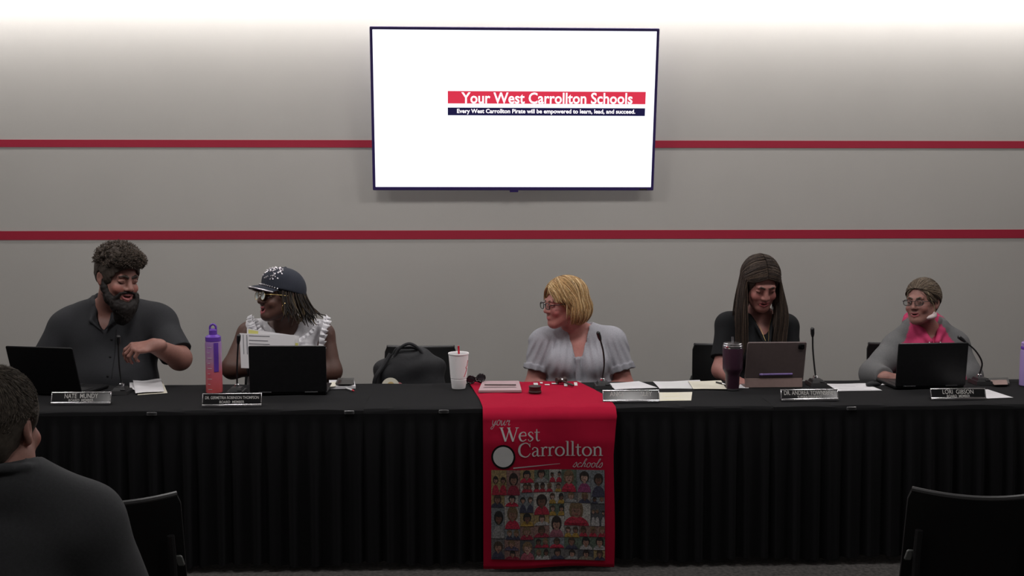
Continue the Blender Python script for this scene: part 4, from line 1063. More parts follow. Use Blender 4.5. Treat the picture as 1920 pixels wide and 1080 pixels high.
def torso(f, S, e, k=.05, lab=0):
    nb, sl, sr = S['neck'], S['sl'], S['sr']
    c, b, p = S['chest'], S['belly'], S['pelvis']
    f.ell(c[0], np.array(c[1]) + e, k=k, lab=lab); f.ell(b[0], np.array(b[1]) + e, k=k, lab=lab); f.ell(p[0], np.array(p[1]) + e, k=k, lab=lab)
    rs = S['rs'] + e
    f.cone(sl, sr, rs * .92, rs * .92, k, lab)
    for q in (sl, sr): f.cone(nb + V3(0, .01, -.005), q + (nb - q) * .15 + V3(0, 0, rs * .25), S['rn'] * .78 + e, rs * .62, k, lab)
    for q in S.get('bust', []): f.ell(q[0], np.array(q[1]) + e, k=.04, lab=lab)
def arm(f, S, i, e, frm, to, lab=0, cap=False, k=.03, capa=False):
    """i: 0 image-left, 1 image-right arm; from / to measured 0 shoulder .. 1 elbow .. 2 wrist"""
    s, el, wr = (S['sl'], S['el'], S['wl']) if i == 0 else (S['sr'], S['er'], S['wr'])
    ra = S['ra']; pts = [s, el, wr]; rad = [ra[0], ra[1], ra[2]]
    at = lambda t: (pts[0] + (pts[1] - pts[0]) * t, rad[0] + (rad[1] - rad[0]) * t) if t <= 1 else (pts[1] + (pts[2] - pts[1]) * (t - 1), rad[1] + (rad[2] - rad[1]) * (t - 1))
    stops = sorted({frm, to} | ({1} if frm < 1 < to else set()))
    for n_, (a, b) in enumerate(zip(stops[:-1], stops[1:])):
        A, B = at(a), at(b); last = b == stops[-1]
        f.cone(A[0], B[0], A[1] + e, B[1] + e, k, lab, cap=cap and last, capa=capa and n_ == 0)
def body(name, S, H, pal, label, pos, h=.0031, mouth='smile', hands=True, **kw):
    root = thing(name, label, 'person', (pos[0], pos[1], 0)); off = (pos[0], pos[1], 0)
    pts = [S['pelvis'][0], H.c, S['el'], S['er'], S['wl'], S['wr'], S['sl'], S['sr'], S['chest'][0]]
    lo = np.min(pts, 0) - .17; hi = np.max(pts, 0) + .17
    lo[2] = S['pelvis'][0][2] - .10
    f = SDF(lo, hi, h)
    torso(f, S, 0)
    f.cone(S['neck'] + V3(0, .01, -.03), H.L(0, .022, -.045), S['rn'], S['rn'] * .93, .035)
    add_head(f, H, mouth, **kw)
    for i in (0, 1): arm(f, S, i, 0, 0, 2)
    for hd in S.get('hands', []): add_hand(f, *hd[0], **hd[1])
    f.mesh('body', pal, M['skin'], root, off, smooth=1, colsmooth=1)
    return root, off, lo, hi
def legs(root, off, S, col, facing=-1):
    """trousers and shoes below the table line"""
    p = S['pelvis'][0]; y = facing
    f = SDF(p + V3(-.28, -.75, -p[2]), p + V3(.28, .75, .12), .012)
    f.ell(p + V3(0, 0, -.02), np.array(S['pelvis'][1]) + .014, k=.05)
    sh = []
    for s in (-1, 1):
        hip = p + V3(s * .09, y * .05, -.03); kn = V3(p[0] + s * .12, p[1] + y * .40, .50); an = V3(p[0] + s * .12, p[1] + y * .36, .09)
        f.cone(hip, kn, .088, .064, .05); f.cone(kn, an, .064, .048, .03); sh.append(an)
    f.mesh('trousers', [col], M['fabric'], root, off, smooth=2)
    for an in sh:
        b = MB(); prof = [(-.07, .032), (-.03, .038), (.05, .042), (.12, .044), (.17, .036), (.19, .015)]
        rows = []
        for t_, w_ in prof:
            hgt = .10 if t_ < 0 else .085 - .25 * t_
            rows.append([(an[0] + w_ * math.cos(a), an[1] + y * t_, max(.002, .03 + hgt * .55 * math.sin(a))) for a in np.linspace(0, 2 * math.pi, 17)])
        b.grid(rows, M['leather']); b.build('shoe', root, off)
def skinpal(c, lip, iris=(.03, .02, .015), brow=(.04, .03, .02), cheek=None):
    return [c, lip, (.70, .66, .60), (.62, .58, .55), iris, brow, (.05, .012, .012), cheek or tuple(np.array(c) * V3(1.08, .88, .86))]
def glasses(root, off, H, m, lens, w=.021, h=.017, rnd=.7, th=.0016, name='glasses', y=-.112, lens2=None):
    b = MB(); L = H.L; fr = None
    for s in (-1, 1):
        pts = []
        for q in np.linspace(0, 2 * math.pi, 28, endpoint=False):
            cx, cz = math.cos(q), math.sin(q); n_ = 2 / rnd; x = w * np.sign(cx) * abs(cx) ** (2 / n_); z = h * np.sign(cz) * abs(cz) ** (2 / n_)
            pts.append(L(s * .0325 + x, y + .10 * max(0, abs(s * .0325 + x) - .02) ** 1.2, z - .003))
        b.tube(pts, th, M[m], n=6, closed=True)
    b.tube([L(-.0125, y + .001, .003), L(0, y - .003, .006), L(.0125, y + .001, .003)], th, M[m], n=6, samples=8)
    for s in (-1, 1): b.tube([L(s * (.032 + w), y + .006, .004), L(s * .074, y + .03, .005), L(s * .083, -.02, .004), L(s * .084, .012, .002), L(s * .082, .028, -.012)], th, M[m], n=6, samples=16)
    g = b.build(name, root, off)
    for s in (-1, 1):
        b = MB(); ring = [L(s * .0325 + w * .97 * math.cos(q), y + .10 * max(0, abs(s * .0325 + w * math.cos(q)) - .02) ** 1.2, h * .97 * math.sin(q) - .003) for q in np.linspace(0, 2 * math.pi, 24, endpoint=False)]
        b.prism(ring, H.D((0, .0009, 0)), M[lens]); b.build('lens', g, off, smooth=False)
    return g
def hair_shell(H, g=.008, pad=(.2, .2, .34, .16), h=.004):
    f = SDF(H.c - V3(pad[0], pad[1], pad[2]), H.c + V3(pad[0], pad[1], pad[3] + .06), h)
    f.ell(H.L(0, .015, .03), (V3(.076, .096, .088) + g) * H.sc, H.R, .01)
    return f
def rand_dir(n, r): 
    v = r.normal(size=(n, 3)); return v / np.linalg.norm(v, axis=1)[:, None]
def pick(r, cols): c = np.array(cols[r.integers(len(cols))]); return c * r.uniform(.8, 1.2)
def slerp(a, b, t):
    a, b = unit(a), unit(b); o = math.acos(np.clip(a @ b, -1, 1)); 
    return a if o < 1e-4 else (math.sin((1 - t) * o) * a + math.sin(t * o) * b) / math.sin(o)

# ---------------------------------------------------------------- 1: the bearded man
Yt = 6.08
J = lambda px, py, Y=Yt: P(px, py, Y)
H = Head(J(221, 520, 5.93), 47, 9, 4, 1.13)
S = dict(neck=J(204, 576, 6.07), sl=J(130, 612), sr=J(295, 608), rs=.088, rn=.072,
         chest=(J(212, 640), (.225, .145, .19)), belly=(J(210, 715, 6.05), (.225, .165, .20)), pelvis=(V3(J(210, 700)[0], 6.12, .60), (.21, .15, .12)),
         ra=(.070, .056, .036), el=J(78, 692, 6.03), er=J(337, 672, 5.96), wl=J(128, 730, 5.92), wr=J(288, 648, 5.74))
S['hands'] = [((S['wr'], J(252, 654, 5.69) - S['wr'], V3(-.1, -.55, .85), 1), dict(curl=(48, 40, 25), sc=1.12, spread=9, thumb=(.5, .6, -.55))),
              ((S['wl'], V3(.25, -.9, .0), V3(0, 0, 1), -1), dict(curl=(18, 22, 15), sc=1.08))]
pal = skinpal((.27, .130, .105), (.34, .11, .11), brow=(.035, .026, .02))
root, off, lo, hi = body('person', S, H, pal, 'bearded man in a dark grey short sleeved shirt turned right, gesturing with one hand', (S['pelvis'][0][0], 6.15), mouth='open', squint=.95, brow=1.35, nose=1.1, wd=.032)
legs(root, off, S, (.02, .02, .025))
SH = (.032, .033, .037)
f = SDF(lo, hi, .0045)
torso(f, S, .016); 
for i in (0, 1): arm(f, S, i, .022, 0, .86 if i else .80, cap=True)
hem = S['sr'] + (S['er'] - S['sr']) * .86
nk = S['neck']
fr = V3(J(206, 640)[0] - .003, 5.90, J(206, 618)[2])
f.cone(nk + V3(0, .0, .12), nk + V3(.0, -.03, -.015), .10, .070, .004, op='sub')
f.cone(nk + V3(0, -.06, .01), V3(nk[0] + .012, 5.93, J(206, 612)[2]), .062, .010, .006, op='sub')
# stand collar and points
cr = []
for a in np.linspace(-60, 240, 14): cr.append(nk + V3(.083 * math.cos(R(a)), .073 * math.sin(R(a)) + .008, .022 + .028 * math.sin(R(a))))
f.chain(cr, .013, .008, 0); f.chain([q_ + V3(0, .004, .022) for q_ in cr], .011, .010, 0)
for s in (-1, 1):
    a0 = cr[-1] if s < 0 else cr[0]
    f.cone(a0, V3(nk[0] + s * .056 + .004, 5.945, nk[2] - .055), .016, .010, .012, 0); f.cone(V3(nk[0] + s * .056 + .004, 5.945, nk[2] - .055), V3(nk[0] + .012 + s * .010, 5.918, J(206, 611)[2]), .008, .006, .010, 0)
f.ripple(.0050, 26, 11, (.5, .3, .5))
xs = J(205, 650)[0]
shirt = f.mesh('shirt', [SH], M['fabric'], root, off, smooth=2)
b = MB()
def front_y(mesh_obj, x, z):          # first hit of the garment seen from the front
    hit = mesh_obj.ray_cast(Vector((x - off[0], -5 - off[1], z)), Vector((0, 1, 0)))
    return hit[1][1] + off[1] if hit[0] else None
bpy.context.view_layer.update()
for py in (612, 638, 670, 704):
    z = J(206, py, 5.9)[2]; x = J(206 - (py - 640) * .02, py, 5.9)[0]; y = front_y(shirt, x, z)
    if y: b.lathe([(.0055, 0), (.0055, .002), (.003, .003)], M['darkmetal'], c=(x, y, z), n=12, rot=rotx(R(90)))
b.build('button', shirt, off)
b = MB(); pts = []
for py in range(620, 716, 8):
    z = J(206, py, 5.9)[2]; x = J(206 - (py - 640) * .02, py, 5.9)[0] + .020; y = front_y(shirt, x, z)
    if y: pts.append((x, y - .0005, z))
if len(pts) > 2: b.tube(pts, .0022, M['bag'], n=5); b.build('placket_seam', shirt, off)
# hair: curly on top, short at the sides
r = np.random.default_rng(3)
f = hair_shell(H, .015)
f.ell(H.L(0, -.01, .085), V3(.082, .105, .050) * H.sc, H.R, .02)
f.ell(H.L(0, -.072, .090), V3(.060, .035, .030) * H.sc, H.R, .02)
for d in rand_dir(420, r):
    if d[2] < .28: continue
    f.ell(H.sph(d, np.interp(d[2], [.28, .6], [.014, .028]) + .009 * r.random()) + H.D((0, -.008, .003)), .0095 * H.sc * r.uniform(.7, 1.3), None, .006)
for x in np.linspace(-.055, .055, 9): f.ell(H.L(x, -.094 + .25 * x * x, .088 + .012 * r.random()), .012 * H.sc, None, .008)
f.ell(H.L(0, -.080, -.012), V3(.068, .065, .070) * H.sc, H.R, .01, op='sub')
f.box(H.L(0, 0, -.125), V3(.2, .2, .075) * H.sc, H.R, .004, .01, op='sub')
for s in (-1, 1): f.ell(H.L(s * .088, .010, -.012), V3(.022, .024, .036) * H.sc, H.R, .006, op='sub')
f.ripple(.0016, 230, 4)
hc = [(.060, .045, .035), (.085, .064, .049), (.035, .028, .023), (.12, .092, .072)]
ps, cs = [], []
for d in rand_dir(3600, r):
    if d[2] < .22 or (d[1] < -.55 and d[2] < .62): continue
    p0 = H.sph(d, np.interp(d[2], [.22, .6], [.014, .025])); a = rand_dir(1, r)[0] * .011; n_ = H.D(d)
    p0 = p0 + n_ * .006 + H.D((0, -.008, .003)); ps.append([p0, p0 + n_ * .007 + a * .5, p0 + n_ * .009 + a * 1.2 + H.D((0, -.002, 0)), p0 + n_ * .002 + a * 1.6]); cs.append(pick(r, hc))
for d in rand_dir(2200, r):
    if d[1] > .35 or d[2] < -.55: continue
    p0 = H.L(V3(0, -.076, .092) + d * V3(.064, .046, .034)); n_ = H.D(d); a = rand_dir(1, r)[0] * .011
    ps.append([p0, p0 + n_ * .006 + a * .5, p0 + n_ * .008 + a * 1.2, p0 + n_ * .002 + a * 1.7]); cs.append(pick(r, hc))
f.mesh('hair', [(.050, .039, .032)], M['hair'], root, off, smooth=1, extra=strands(ps, .0015, cs, n=8))
# beard
f = SDF(H.c - V3(.16, .2, .26), H.c + V3(.16, .2, .06), .0034)
BR = (.011, .0085, .0078)
q = lambda *p: H.L(*p)
for s in (-1, 1):
    f.chain([q(s * .074, -.008, -.010), q(s * .070, -.018, -.045), q(s * .055, -.045, -.085), q(s * .030, -.074, -.110), q(0, -.082, -.118)], V3(.008, .014, .021, .027, .030) * H.sc, .02)
    f.chain([q(0, -.101, -.047), q(s * .016, -.099, -.048), q(s * .034, -.087, -.054), q(s * .044, -.074, -.080)], V3(.0048, .0056, .0062, .013) * H.sc, .006)
f.ell(q(0, -.080, -.135), V3(.042, .038, .045) * H.sc, H.R, .03); f.ell(q(0, -.070, -.170), V3(.030, .028, .030) * H.sc, H.R, .03)
f.ell(q(0, -.108, -.074), V3(.024, .030, .0155) * H.sc, H.R, .006, op='sub')
for i in range(170):
    t = r.uniform(-1, 1); z = r.uniform(-.17, -.06); f.ell(q(t * .055, -.088 + .05 * abs(t) ** 1.5 + r.uniform(-.01, .006) - .0 * z, z), .006 * r.uniform(.7, 1.2), None, .008) if z < -.105 and abs(t) < .6 else None
f.ripple(.0012, 260, 5)
ps, cs = [], []
for i in range(900):
    t = r.uniform(-1, 1); u = r.random(); a_ = H.L(t * .066, -.030 - .060 * (1 - t * t) - .008, -.050 - .055 * (1 - abs(t)) ** .6 - .05 * u * (1 - abs(t)))
    o_ = unit(H.D((t * .9, -1 + .6 * abs(t), -.5))); p0 = a_ + o_ * .018
    ps.append([p0, p0 + o_ * .006 + V3(0, 0, -.008), p0 + o_ * .006 + V3(0, 0, -.020) + r.normal(size=3) * .002]); cs.append(np.array(BR) * r.uniform(.7, 2.2))
f.mesh('beard', [BR], M['hair'], root, off, smooth=2, extra=strands(ps, .0016, cs, n=6))

# ---------------------------------------------------------------- 2: the woman in the cap
H = Head(J(527, 556, 6.0), -56, -7, -4, 1.04)
S = dict(neck=J(538, 612, 6.09), sl=J(467, 627), sr=J(605, 628), rs=.060, rn=.060,
         chest=(J(537, 660), (.175, .115, .16)), belly=(J(537, 725, 6.06), (.19, .14, .17)), pelvis=(V3(J(537, 700)[0], 6.12, .60), (.20, .14, .12)),
         bust=[(J(507, 672, 5.98), (.075, .070, .070)), (J(567, 672, 5.98), (.075, .070, .070))],
         ra=(.060, .052, .030), el=J(436, 690, 5.99), er=J(621, 696, 6.03), wl=J(497, 692, 5.89), wr=J(545, 712, 5.90))
S['hands'] = [((S['wl'], V3(.8, -.2, .15), V3(0, -.4, .9), 1), dict(curl=(30, 35, 25), sc=.92)), ((S['wr'], V3(-.8, -.2, .1), V3(0, -.3, .9), -1), dict(curl=(25, 30, 20), sc=.92))]
pal = skinpal((.085, .040, .030), (.30, .075, .085), brow=(.008, .006, .005), cheek=(.105, .048, .036))
root, off, lo, hi = body('person', S, H, pal, 'laughing woman in a dark glittery cap and white ruffled top holding papers', (S['pelvis'][0][0], 6.15), mouth='laugh', squint=.6, nose=1.15)
legs(root, off, S, (.02, .02, .03))
f = SDF(lo, hi, .0042)
torso(f, S, .013)
nk = S['neck']
f.cone(nk + V3(-.01, .0, .1), nk + V3(0, -.02, -.01), .12, .075, .004, op='sub')
f.cone(nk + V3(0, -.05, .02), V3(J(541, 630)[0], 5.93, J(541, 631)[2]), .085, .012, .006, op='sub')
for i, s in ((0, -1), (1, 1)):
    sh_ = (S['sl'], S['sr'])[i]; f.ell(sh_ + V3(s * .038, 0, -.03), (.055, .16, .13), roty(R(s * 12)), .01, op='sub')
f.ripple(.0035, 75, 8, (.6, 0, .25))
top = f.mesh('ruffled_top', [(.62, .61, .64)], M['fabric'], root, off, smooth=1)
def ruffle(pts, wdt, m, n=160, amp=.011, name='ruffle', waves=16, out=(0, -.5, .8)):
    p = catmull(pts, n); t = np.gradient(p, axis=0); t /= np.linalg.norm(t, axis=1)[:, None]
    o = unit(out); rows = [[], [], []]
    for i in range(n):
        s_ = np.cross(t[i], o); s_ /= np.linalg.norm(s_) + 1e-9; ph = i / n * waves * 6.28
        for k, u in enumerate((0, .5, 1)): rows[k].append(p[i] + s_ * wdt * u * (.9 + .1 * math.sin(ph * .37)) + o * (amp * u * (math.sin(ph) + .4 * math.sin(ph * 1.7 + k)) + .006 * u))
    b = MB(); b.grid(rows, m, thick=(0, .0016, .0004)); return b.build(name, root, off, angle=80)
M['ruffle'] = mat('white_ruffle', (.66, .65, .68), .9)
N = lambda px, py, Y: P(px, py, Y)
bpy.context.view_layer.update()
def onto(px, py, Yd):
    q_ = N(px, py, Yd); y_ = front_y(top, q_[0], q_[2]); 
    return V3(q_[0], min(Yd, (y_ if y_ else Yd)) - .006, q_[2])
ruffle([onto(484, 600, 6.02), onto(491, 615, 5.98), onto(508, 628, 5.95), onto(541, 641, 5.94), onto(570, 629, 5.95), onto(587, 613, 5.97), onto(594, 600, 6.03)], .020, M['ruffle'], waves=19, out=(0, -.9, .35))
for pts in ([N(476, 592, 6.06), N(477, 603, 6.0), N(483, 620, 5.96), N(489, 638, 5.955)], [N(606, 592, 6.06), N(606, 606, 6.0), N(600, 625, 5.96), N(597, 650, 5.955), N(596, 672, 5.96)]):
    s_ = -1 if pts[0][0] < nk[0] else 1
    ruffle(pts if s_ < 0 else pts[::-1], .026, M['ruffle'], n=110, waves=9, out=(s_ * .35, -.8, .3)); ruffle([q_ + V3(s_ * .012, .01, .006) for q_ in (pts if s_ < 0 else pts[::-1])], .024, M['ruffle'], n=110, waves=8, out=(s_ * .6, -.5, .4))
r = np.random.default_rng(12)
hc = [(.012, .009, .008), (.02, .014, .011), (.085, .058, .028), (.03, .02, .014), (.012, .01, .009)]
f = hair_shell(H, .007)
f.ell(H.L(0, -.085, -.02), V3(.072, .075, .10) * H.sc, H.R, .01, op='sub')
f.box(H.L(0, 0, -.125), V3(.2, .2, .065) * H.sc, H.R, .004, .01, op='sub')
ps, cs = [], []
for i in range(150):
    az = R(r.uniform(-28, 190)); d = V3(math.cos(az), math.sin(az), r.uniform(-.25, .15)); p0 = H.sph(d, .006)
    ln = r.uniform(.10, .17); o = H.D(V3(d[0], d[1], 0)); o = o * r.uniform(.01, .035)
    ps.append([p0, p0 + o * .6 + V3(0, 0, -ln * .35), p0 + o * 1.2 + V3(.008, 0, -ln * .7), p0 + o * 1.7 + V3(r.uniform(-.01, .035), -.01, -ln)]); cs.append(pick(r, hc))
for px, py, qx, qy in ((590, 585, 612, 592), (585, 580, 606, 596), (580, 570, 600, 588)):
    ps.append([N(556 if px > 530 else 498, 560, 6.06), N(px - 8 * (1 if px > 530 else -1), py - 10, 6.06), N(px, py, 6.04), N(qx, qy, 6.04)]); cs.append(hc[1])
f.mesh('hair', [(.012, .009, .008)], M['hair'], root, off, smooth=1, extra=strands(ps, .0042, cs, n=12, K=5, taper=.5))
# cap
M['navy'] = mat('navy_twill', (.018, .022, .036), .8, attr=None, bump=.25, bscale=900, noise=.1, nscale=200)
M['silver'] = mat('silver_sequin', (.72, .68, .72), .28, metal=.7)
f = SDF(H.c - .2, H.c + .24, .004)
f.ell(H.L(0, .013, .036), (V3(.077, .097, .090) + .016) * H.sc, H.R, .01)
f.ell(H.L(0, -.03, .085), V3(.070, .065, .050) * H.sc, H.R, .03)
f.box(H.L(0, 0, -.118), V3(.2, .2, .140) * H.sc, H.R @ rotx(R(-10)), .004, .008, op='sub')
cap = f.mesh('cap', [(.018, .022, .036)], mat('cap_twill', (.02, .02, .03), .85, attr='Col', noise=.12, nscale=200, bump=.2, bscale=900), root, off, smooth=2)
rows = []
for i in range(9):
    u = i / 8; row = []
    for j in range(21):
        a = (j / 20 * 2 - 1); x = a * .072; yb_ = -.104 + .055 * a * a * 1.0; ln = .066 * math.sqrt(max(0, 1 - (a * .93) ** 2)) ** .8
        row.append(H.L(x, yb_ - ln * u, .047 - .020 * u * u - .018 * a * a + .008 * u))
    rows.append(row)
b = MB(); b.grid(rows, M['navy'], thick=H.D((0, 0, -.005))); b.build('bill', cap, off, angle=60)
b = MB(); b.tube([rows[-1][j] for j in range(21)], .0042, M['silver'], n=6); b.build('bill_trim', cap, off)
bpy.context.view_layer.update()
b = MB()
hitc = lambda d: H.L(V3(0, .013, .036) + unit(d) * (V3(.077, .097, .090) + .0175))
pts = []
for (a0, e0, a1, e1) in ((-95, 30, -70, 58), (-70, 58, -58, 30), (-58, 30, -38, 52), (-82, 22, -48, 25), (-105, 45, -80, 62), (-60, 62, -34, 40), (-75, 40, -42, 62)):
    for t in np.linspace(0, 1, 9):
        a, e_ = R(a0 + (a1 - a0) * t + r.normal() * 2), R(e0 + (e1 - e0) * t + r.normal() * 2)
        pts.append(V3(math.cos(a) * math.cos(e_), math.sin(a) * math.cos(e_), math.sin(e_)))
for d in pts:
    wd_ = H.D(d); o_ = H.L(0, .013, .036) + wd_ * .3; ok, hp, hn, _ = cap.ray_cast(Vector(o_ - V3(*off)), Vector(-wd_))
    if not ok: continue
    c_ = V3(*hp) + V3(*off) + V3(*hn) * .001
    b.lathe([(.0012, -.003), (.0048, -.0012), (.0048, .0012), (.0012, .003)], M['silver'], c=c_, n=6, rot=rotx(r.uniform(0, 3)) @ roty(r.uniform(0, 3)))
b.build('sequin_emblem', cap, off, smooth=False)
b = MB()
for j in range(30):
    t = j / 29; k = rows[0][int(t * 20)]; k2 = rows[2][int(t * 20)]
    b.lathe([(.001, -.003), (.0042, -.001), (.0042, .001), (.001, .003)], M['silver'], c=np.array(k) * .75 + np.array(k2) * .25 + H.D((0, -.006, .006)), n=6, rot=rotx(r.uniform(0, 3)) @ roty(r.uniform(0, 3)))
b.build('sequin_band', cap, off, smooth=False)
b = MB(); b.lathe([(.008, 0), (.007, .004), (.002, .006)], M['navy'], c=H.L(0, .013, .036 + .1055), n=14, rot=H.R); b.build('top_button', cap, off)
glasses(root, off, H, 'gold', 'glarelens', w=.0225, h=.0205, rnd=1.0)
for s in (1, -1):
    b = MB(); c_ = H.L(s * .092, -.018, -.034) + V3(0, 0, -.026); a_ = H.D((0, 1, 0))
    b.tube([c_ + a_ * .020 * math.cos(q_) + V3(0, 0, 1) * .027 * math.sin(q_) for q_ in np.linspace(0, 6.283, 26, endpoint=False)], .0020, M['gold'], n=6, closed=True); b.build('hoop_earring', root, off)
b = MB(); wv = S['wl'] + (S['el'] - S['wl']) * .35; ax = unit(S['wl'] - S['el']); u_ = unit(np.cross(ax, (0, 0, 1))); w_ = np.cross(ax, u_)
b.tube([wv + (u_ * math.cos(q_) + w_ * math.sin(q_)) * .0435 for q_ in np.linspace(0, 6.283, 24, endpoint=False)], .008, M['black_plastic'], n=8, closed=True); b.build('wristband', root, off)
# the papers she holds
def held(name, corners, label, grp, marks):
    q = [np.array(c_) for c_ in corners]; c = sum(q) / 4; rows = []
    for i in range(9):
        u = i / 8; l = q[0] + (q[3] - q[0]) * u; r_ = q[1] + (q[2] - q[1]) * u
        rows.append([l + (r_ - l) * j / 12 + V3(0, -.010 * math.sin(j / 12 * 3.14), 0) for j in range(13)])
    b = MB(); b.grid(rows, M['form'], thick=(0, .0008, 0)); o = b.build(name, None, c); tag(o, label, 'paper', grp)
    A = np.array(rows)
    def surf(u, v): i, j = min(u * 8, 7.99), min(v * 12, 11.99); i0, j0 = int(i), int(j); return (A[i0, j0] * (1 - i + i0) + A[i0 + 1, j0] * (i - i0)) * (1 - j + j0) + (A[i0, j0 + 1] * (1 - i + i0) + A[i0 + 1, j0 + 1] * (i - i0)) * (j - j0) + V3(0, -.0009, 0)
    b = MB()
    for (u0, u1, v0, v1, m) in marks:
        vs_ = np.linspace(v0, v1, 8); b.grid([[surf(u, v) for v in vs_] for u in (u0, u1)], M[m])
    b.build('printed_lines', o, c, smooth=False); return o
Yp = 5.845
held('paper_sheet', [P(452, 690, Yp), P(552, 692, Yp), P(553, 628, Yp), P(449, 624.5, Yp)], 'white printed form held up by the woman in the cap', 'papers held by the woman in the cap',
     [(.93, .95, .17, .55, 'ink'), (.80, .82, .17, .52, 'ink'), (.70, .72, .17, .55, 'ink'), (.62, .635, .17, .5, 'ink'), (.4, .96, .125, .14, 'ink'), (.4, .96, .06, .072, 'ink')])
held('paper_sheet', [P(462, 680, Yp + .012), P(560, 684, Yp + .012), P(561, 630, Yp + .012), P(463, 615.5, Yp + .012)], 'white sheet with a yellow band behind the held form', 'papers held by the woman in the cap',
     [(.86, .97, .03, .22, 'yellow'), (.30, .75, .93, .985, 'yellow')])

# ---------------------------------------------------------------- 3: the blonde woman in the grey blouse
H = Head(J(1058, 568, 6.0), -68, 4, 0, 1.0)
S = dict(neck=J(1083, 622, 6.10), sl=J(1022, 644), sr=J(1146, 642), rs=.062, rn=.060,
         chest=(J(1084, 670), (.170, .115, .15)), belly=(J(1084, 730, 6.06), (.175, .13, .16)), pelvis=(V3(J(1084, 700)[0], 6.12, .60), (.19, .14, .12)),
         bust=[(J(1055, 682, 5.985), (.072, .068, .066)), (J(1112, 682, 5.985), (.072, .068, .066))],
         ra=(.058, .048, .030), el=J(1000, 728, 6.04), er=J(1172, 728, 6.04), wl=V3(J(1040, 700)[0], 5.94, .66), wr=V3(J(1120, 700)[0], 5.94, .66))
S['hands'] = [((S['wl'], V3(.5, -.7, -.3), V3(0, -.2, .9), 1), dict(curl=(20, 25, 20), sc=.9)), ((S['wr'], V3(-.5, -.7, -.3), V3(0, -.2, .9), -1), dict(curl=(20, 25, 20), sc=.9))]
pal = skinpal((.42, .175, .150), (.44, .13, .13), brow=(.13, .085, .05), cheek=(.46, .16, .145))
root, off, lo, hi = body('person', S, H, pal, 'blonde woman in a light grey blouse and glasses, in profile facing left', (S['pelvis'][0][0], 6.15), mouth='closed', squint=.6, brow=.7)
legs(root, off, S, (.03, .04, .07))
BL = (.33, .33, .365)
f = SDF(lo, hi, .0042)
torso(f, S, .016)
for i in (0, 1): arm(f, S, i, .024, 0, .62, cap=True)
for i in (0, 1):
    s_, e_ = ((S['sl'], S['el']), (S['sr'], S['er']))[i]; a_ = s_ + (e_ - s_) * .50; b_ = s_ + (e_ - s_) * .64
    f.cone(a_, b_, .085, .086, .006, 1, cap=True, capa=True)
nk = S['neck']
f.cone(nk + V3(-.01, .0, .1), nk + V3(0, -.03, -.01), .10, .066, .004, op='sub')
vb = V3(J(1078, 672)[0], 5.925, J(1077, 666)[2])
f.cone(nk + V3(0, -.05, .0), vb, .066, .004, .005, op='sub')
for s in (-1, 1): f.chain([nk + V3(s * .068, .03, .022), nk + V3(s * .066, -.03, .005), nk + V3(s * .052, -.085, -.04), vb + V3(s * .010, -.006, 0)], V3(.010, .010, .009, .008), .008, 1)
f.cone(vb + V3(0, -.010, .0), vb + V3(.002, -.016, -.12), .012, .013, .01, 1, flat=((0, 1, 0), 1.6))
m_ = np.abs(f.d) < .03
idx = np.argwhere(m_); p_ = f.lo + idx * f.h       # gathers hanging from the yoke
u_ = np.clip((nk[2] - .015 - p_[:, 2]) / .05, 0, 1) * np.clip(1 - (nk[2] - .05 - p_[:, 2]) / .22, .25, 1)
f.d[m_] += (u_ * .0045 * np.sin((p_[:, 0] - nk[0]) * 210 * (1 - .5 * np.clip((nk[2] - p_[:, 2]) / .3, 0, 1)))).astype(np.float32)
f.ripple(.0028, 34, 15, (.5, 0, .5))
bl = f.mesh('blouse', [BL, (.27, .27, .30)], M['fabric'], root, off, smooth=1)
bpy.context.view_layer.update()
b = MB()
y_ = front_y(bl, vb[0] + .002, J(1078, 706)[2]) or 5.88
b.box((vb[0] + .004, y_ - .004, J(1078, 708)[2]), (.022, .004, .026), M['paper']); b.build('name_tag', root, off, smooth=False)
r = np.random.default_rng(21)
hc = [(.34, .20, .085), (.48, .32, .15), (.24, .135, .06), (.60, .45, .26), (.40, .25, .11)]
f = hair_shell(H, .012)
for s in (-1, 1): f.chain([H.L(s * .070, .01, .0), H.L(s * .076, .02, -.045), H.L(s * .068, .035, -.085)], V3(.022, .028, .020), .03)
f.ell(H.L(0, .070, -.02), V3(.070, .052, .085), H.R, .03); f.ell(H.L(0, .072, -.075), V3(.074, .048, .050), H.R, .03)
f.ell(H.L(0, .005, .094), V3(.060, .070, .026), H.R, .03)
f.ell(H.L(0, -.085, -.035), V3(.064, .080, .085), H.R, .012, op='sub')
f.box(H.L(0, -.05, -.075), V3(.062, .06, .06), H.R, .02, .012, op='sub')
f.ripple(.002, 120, 9)
ps, cs = [], []
